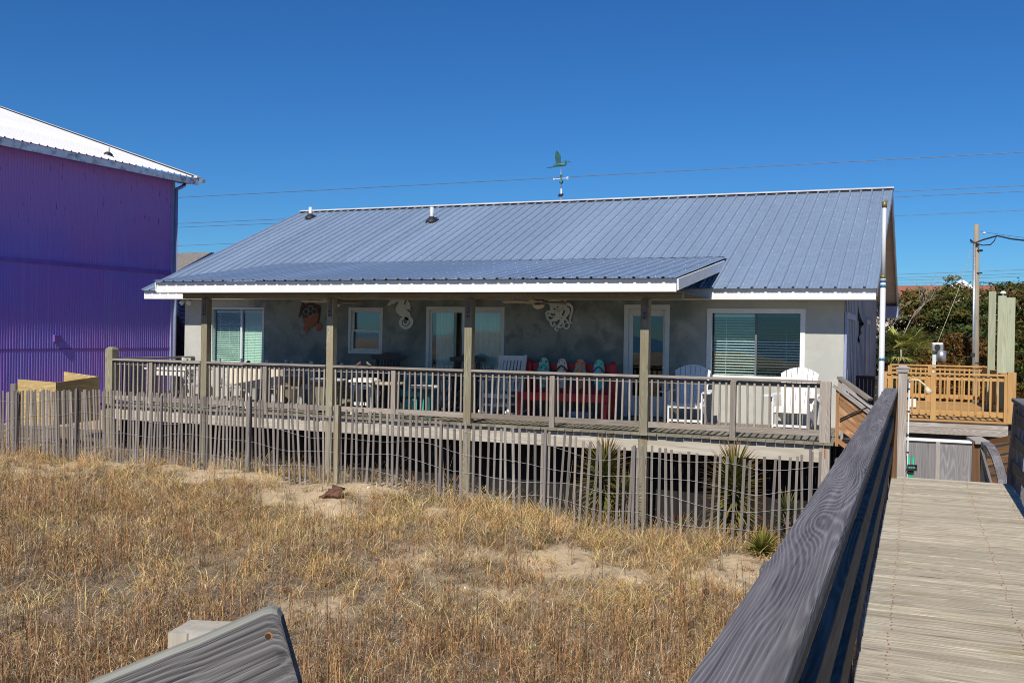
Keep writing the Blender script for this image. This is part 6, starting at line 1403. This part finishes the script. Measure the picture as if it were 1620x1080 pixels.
# curly tufts
tx, ty = sample(17000, -19, 1.4, 3.5, 15.2, lambda x, y: density(x, y)*np.clip(.38+(y-7.2)/4.5, .38, 1)*np.where(y > 13.15, .12, 1))
nb = rng.integers(16, 34, len(tx)); ti = np.repeat(np.arange(len(tx)), nb); n = len(ti)
tr_ = rng.uniform(.6, 1.35, len(tx)); wind = .5
x = tx[ti]+rng.normal(0, .035, n)*tr_[ti]; y = ty[ti]+rng.normal(0, .035, n)*tr_[ti]; az = rng.uniform(0, 6.28, n)
tc = colmix(len(tx), STRAW, [.32, .25, .22, .15, .06])[ti]*rng.choice([.35, .7, 1.0, 1.3], n, p=[.18, .22, .35, .25])[:, None]
near_fence = np.clip((y-9.5)/3, 0, 1)
L = rng.uniform(.13, .36, n)*tr_[ti]*(1+.25*near_fence)
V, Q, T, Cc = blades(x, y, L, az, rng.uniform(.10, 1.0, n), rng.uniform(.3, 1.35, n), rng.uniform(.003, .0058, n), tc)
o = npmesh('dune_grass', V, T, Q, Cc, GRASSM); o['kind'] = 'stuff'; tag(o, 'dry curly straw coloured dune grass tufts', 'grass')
# upright brown stalks, thick in the foreground
def dst(x, y): return np.clip((.55+.95*fbm(x, y, 1.3, 9))*np.clip((10.9-y)/2.4, .05, 1), 0, 1)*np.clip(density(x, y)*2.2, .08, 1)
sx_, sy_ = sample(30000, -16, 1.4, 3.2, 14.5, dst)
nb = rng.integers(1, 5, len(sx_)); ti = np.repeat(np.arange(len(sx_)), nb); n = len(ti); BROWN = [(.38, .185, .075), (.54, .30, .13), (.22, .115, .055), (.56, .40, .23), (.16, .105, .07)]
x = sx_[ti]+rng.normal(0, .022, n); y = sy_[ti]+rng.normal(0, .022, n); L = rng.uniform(.20, .50, n)*np.clip(rng.normal(.95, .25, len(sx_)), .4, 1.5)[ti]
cb = colmix(len(sx_), BROWN, [.32, .28, .16, .14, .10])[ti]*rng.choice([.4, .8, 1.15, 1.5], n, p=[.25, .3, .3, .15])[:, None]; az = rng.uniform(0, 6.28, n); ln = np.abs(rng.normal(.10, .10, n)); cu = rng.normal(.02, .05, n)
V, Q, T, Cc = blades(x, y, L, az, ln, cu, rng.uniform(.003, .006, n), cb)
# withered leaves curling off each stalk
m_ = 3; si = np.repeat(np.arange(n), m_); t = rng.uniform(.15, .9, n*m_); th = ln+.3*cu
px = x[si]+np.cos(az[si])*np.sin(th[si])*L[si]*t; py = y[si]+np.sin(az[si])*np.sin(th[si])*L[si]*t; pz = L[si]*t*np.cos(th[si])
lc = colmix(n*m_, [(.46, .29, .15), (.58, .43, .26), (.28, .15, .07), (.66, .55, .40)], [.34, .26, .26, .14])
V2, Q2, T2, C2 = blades(px, py, rng.uniform(.05, .15, n*m_), rng.uniform(0, 6.28, n*m_), rng.uniform(.3, 1.2, n*m_), rng.uniform(.4, 1.3, n*m_), rng.uniform(.004, .008, n*m_), lc, pz)
o = npmesh('dead_stalks', np.concatenate([V, V2]), np.concatenate([T, T2+len(V)]), np.concatenate([Q, Q2+len(V)]), np.concatenate([Cc, C2]), GRASSM); o['kind'] = 'stuff'; tag(o, 'upright dead brown weed stalks with withered leaves', 'weeds')
# flattened thatch and twigs on the sand
lx, ly = sample(150000, -17, 1.2, 3.5, 13, lambda x, y: np.clip(density(x, y)*.8+.14, 0, .8)); n = len(lx)
V, Q, T, Cc = blades(lx, ly, rng.uniform(.06, .22, n), rng.uniform(0, 6.28, n), rng.uniform(1.2, 1.5, n), rng.uniform(-.05, .12, n), rng.uniform(.0025, .006, n), colmix(n, [(.50, .40, .26), (.40, .36, .31), (.20, .14, .09), (.62, .50, .34)], [.35, .25, .15, .25]), np.full(n, .02))
o = npmesh('thatch_litter', V, T, Q, Cc, GRASSM); o['kind'] = 'stuff'; tag(o, 'flattened dry thatch and twigs lying on the sand', 'litter')
# few green shoots and tall seed stems
wx, wy = sample(6500, -14, -.5, 4, 14.6, lambda x, y: np.where(y > 12.9, .55, np.where(fbm(x, y, 1.3, 31) > .62, .9, .03))); n = len(wx)
V, Q, T, Cc = blades(wx, wy, rng.uniform(.05, .14, n), rng.uniform(0, 6.28, n), rng.uniform(.2, 1.1, n), rng.uniform(.1, .5, n), rng.uniform(.007, .016, n), colmix(n, [(.13, .19, .03), (.24, .27, .06), (.30, .20, .06), (.34, .09, .04)], [.45, .28, .17, .10]))
o = npmesh('green_weeds', V, T, Q, Cc, VEG); o['kind'] = 'stuff'; tag(o, 'scattered small green weed leaves among the dry grass', 'weeds')
hx = []; 
for u, v, hgt in ((905, 830, 1.3), (985, 840, 1.1), (1245, 850, 1.35), (1265, 850, 1.5), (1285, 846, 1.6), (1230, 855, 1.2), (470, 735, .9), (700, 790, 1.0)):
    p = ground_at(u, v); hx.append((p.x, p.y, hgt))
hx = np.array(hx); hx = np.repeat(hx, 4, 0); n = len(hx)
V, Q, T, Cc = blades(hx[:, 0]+rng.normal(0, .05, n), hx[:, 1]+rng.normal(0, .05, n), hx[:, 2]*rng.uniform(.7, 1, n), rng.uniform(-.6, .6, n), rng.uniform(.02, .2, n), rng.uniform(.0, .16, n), np.full(n, .006), colmix(n, [(.50, .40, .22), (.40, .28, .13)], [.6, .4]))
o = npmesh('seed_stems', V, T, Q, Cc, GRASSM); o['kind'] = 'stuff'; tag(o, 'tall thin straw stems rising at the fence', 'grass')
# shell fragments
k = MB(); sxx, syy = sample(260, -12, .3, 4.5, 12.5, lambda x, y: np.clip(.5+.8*fbm(x, y, .9, 77), 0, 1))
zz = G(sxx, syy)
for i in range(len(sxx)):
    r_ = random.uniform(.006, .022); k.box((sxx[i], syy[i], zz[i]+.012), (r_*2, r_*1.4, .006), (random.uniform(-.6, .6), random.uniform(-.6, .6), random.uniform(0, 3)))
o = k.build('shell_fragments', paint('bleached_shell', (.72, .70, .66), .6, var=.1)); o['kind'] = 'stuff'; tag(o, 'bleached white shell fragments scattered on the sand', 'shells')
# rusty lump of driftwood on the sand
p = ground_at(523, 788); k = MB()
for j in range(9): a = random.uniform(-.05, .05); b_ = random.uniform(-.05, .05); k.tube([(p.x-.17+.012*j+a, p.y+.02*j, p.z-.01+.010*j), (p.x-.05+b_, p.y+.022*j, p.z+.045+.008*j+a*.4), (p.x+.08+a, p.y+.02*j+b_*.3, p.z+.05+.008*j), (p.x+.17-.01*j+b_, p.y+.018*j, p.z+.035+.010*j)], [random.uniform(.008, .02), random.uniform(.018, .04), random.uniform(.015, .036), random.uniform(.006, .022)], 6)
tag(k.build('driftwood_lump', paint('red_brown_driftwood', (.13, .06, .038), .95, var=.5, scale=14, bmp=.6), None), 'red brown lump of rotten driftwood on the bare sand', 'driftwood')
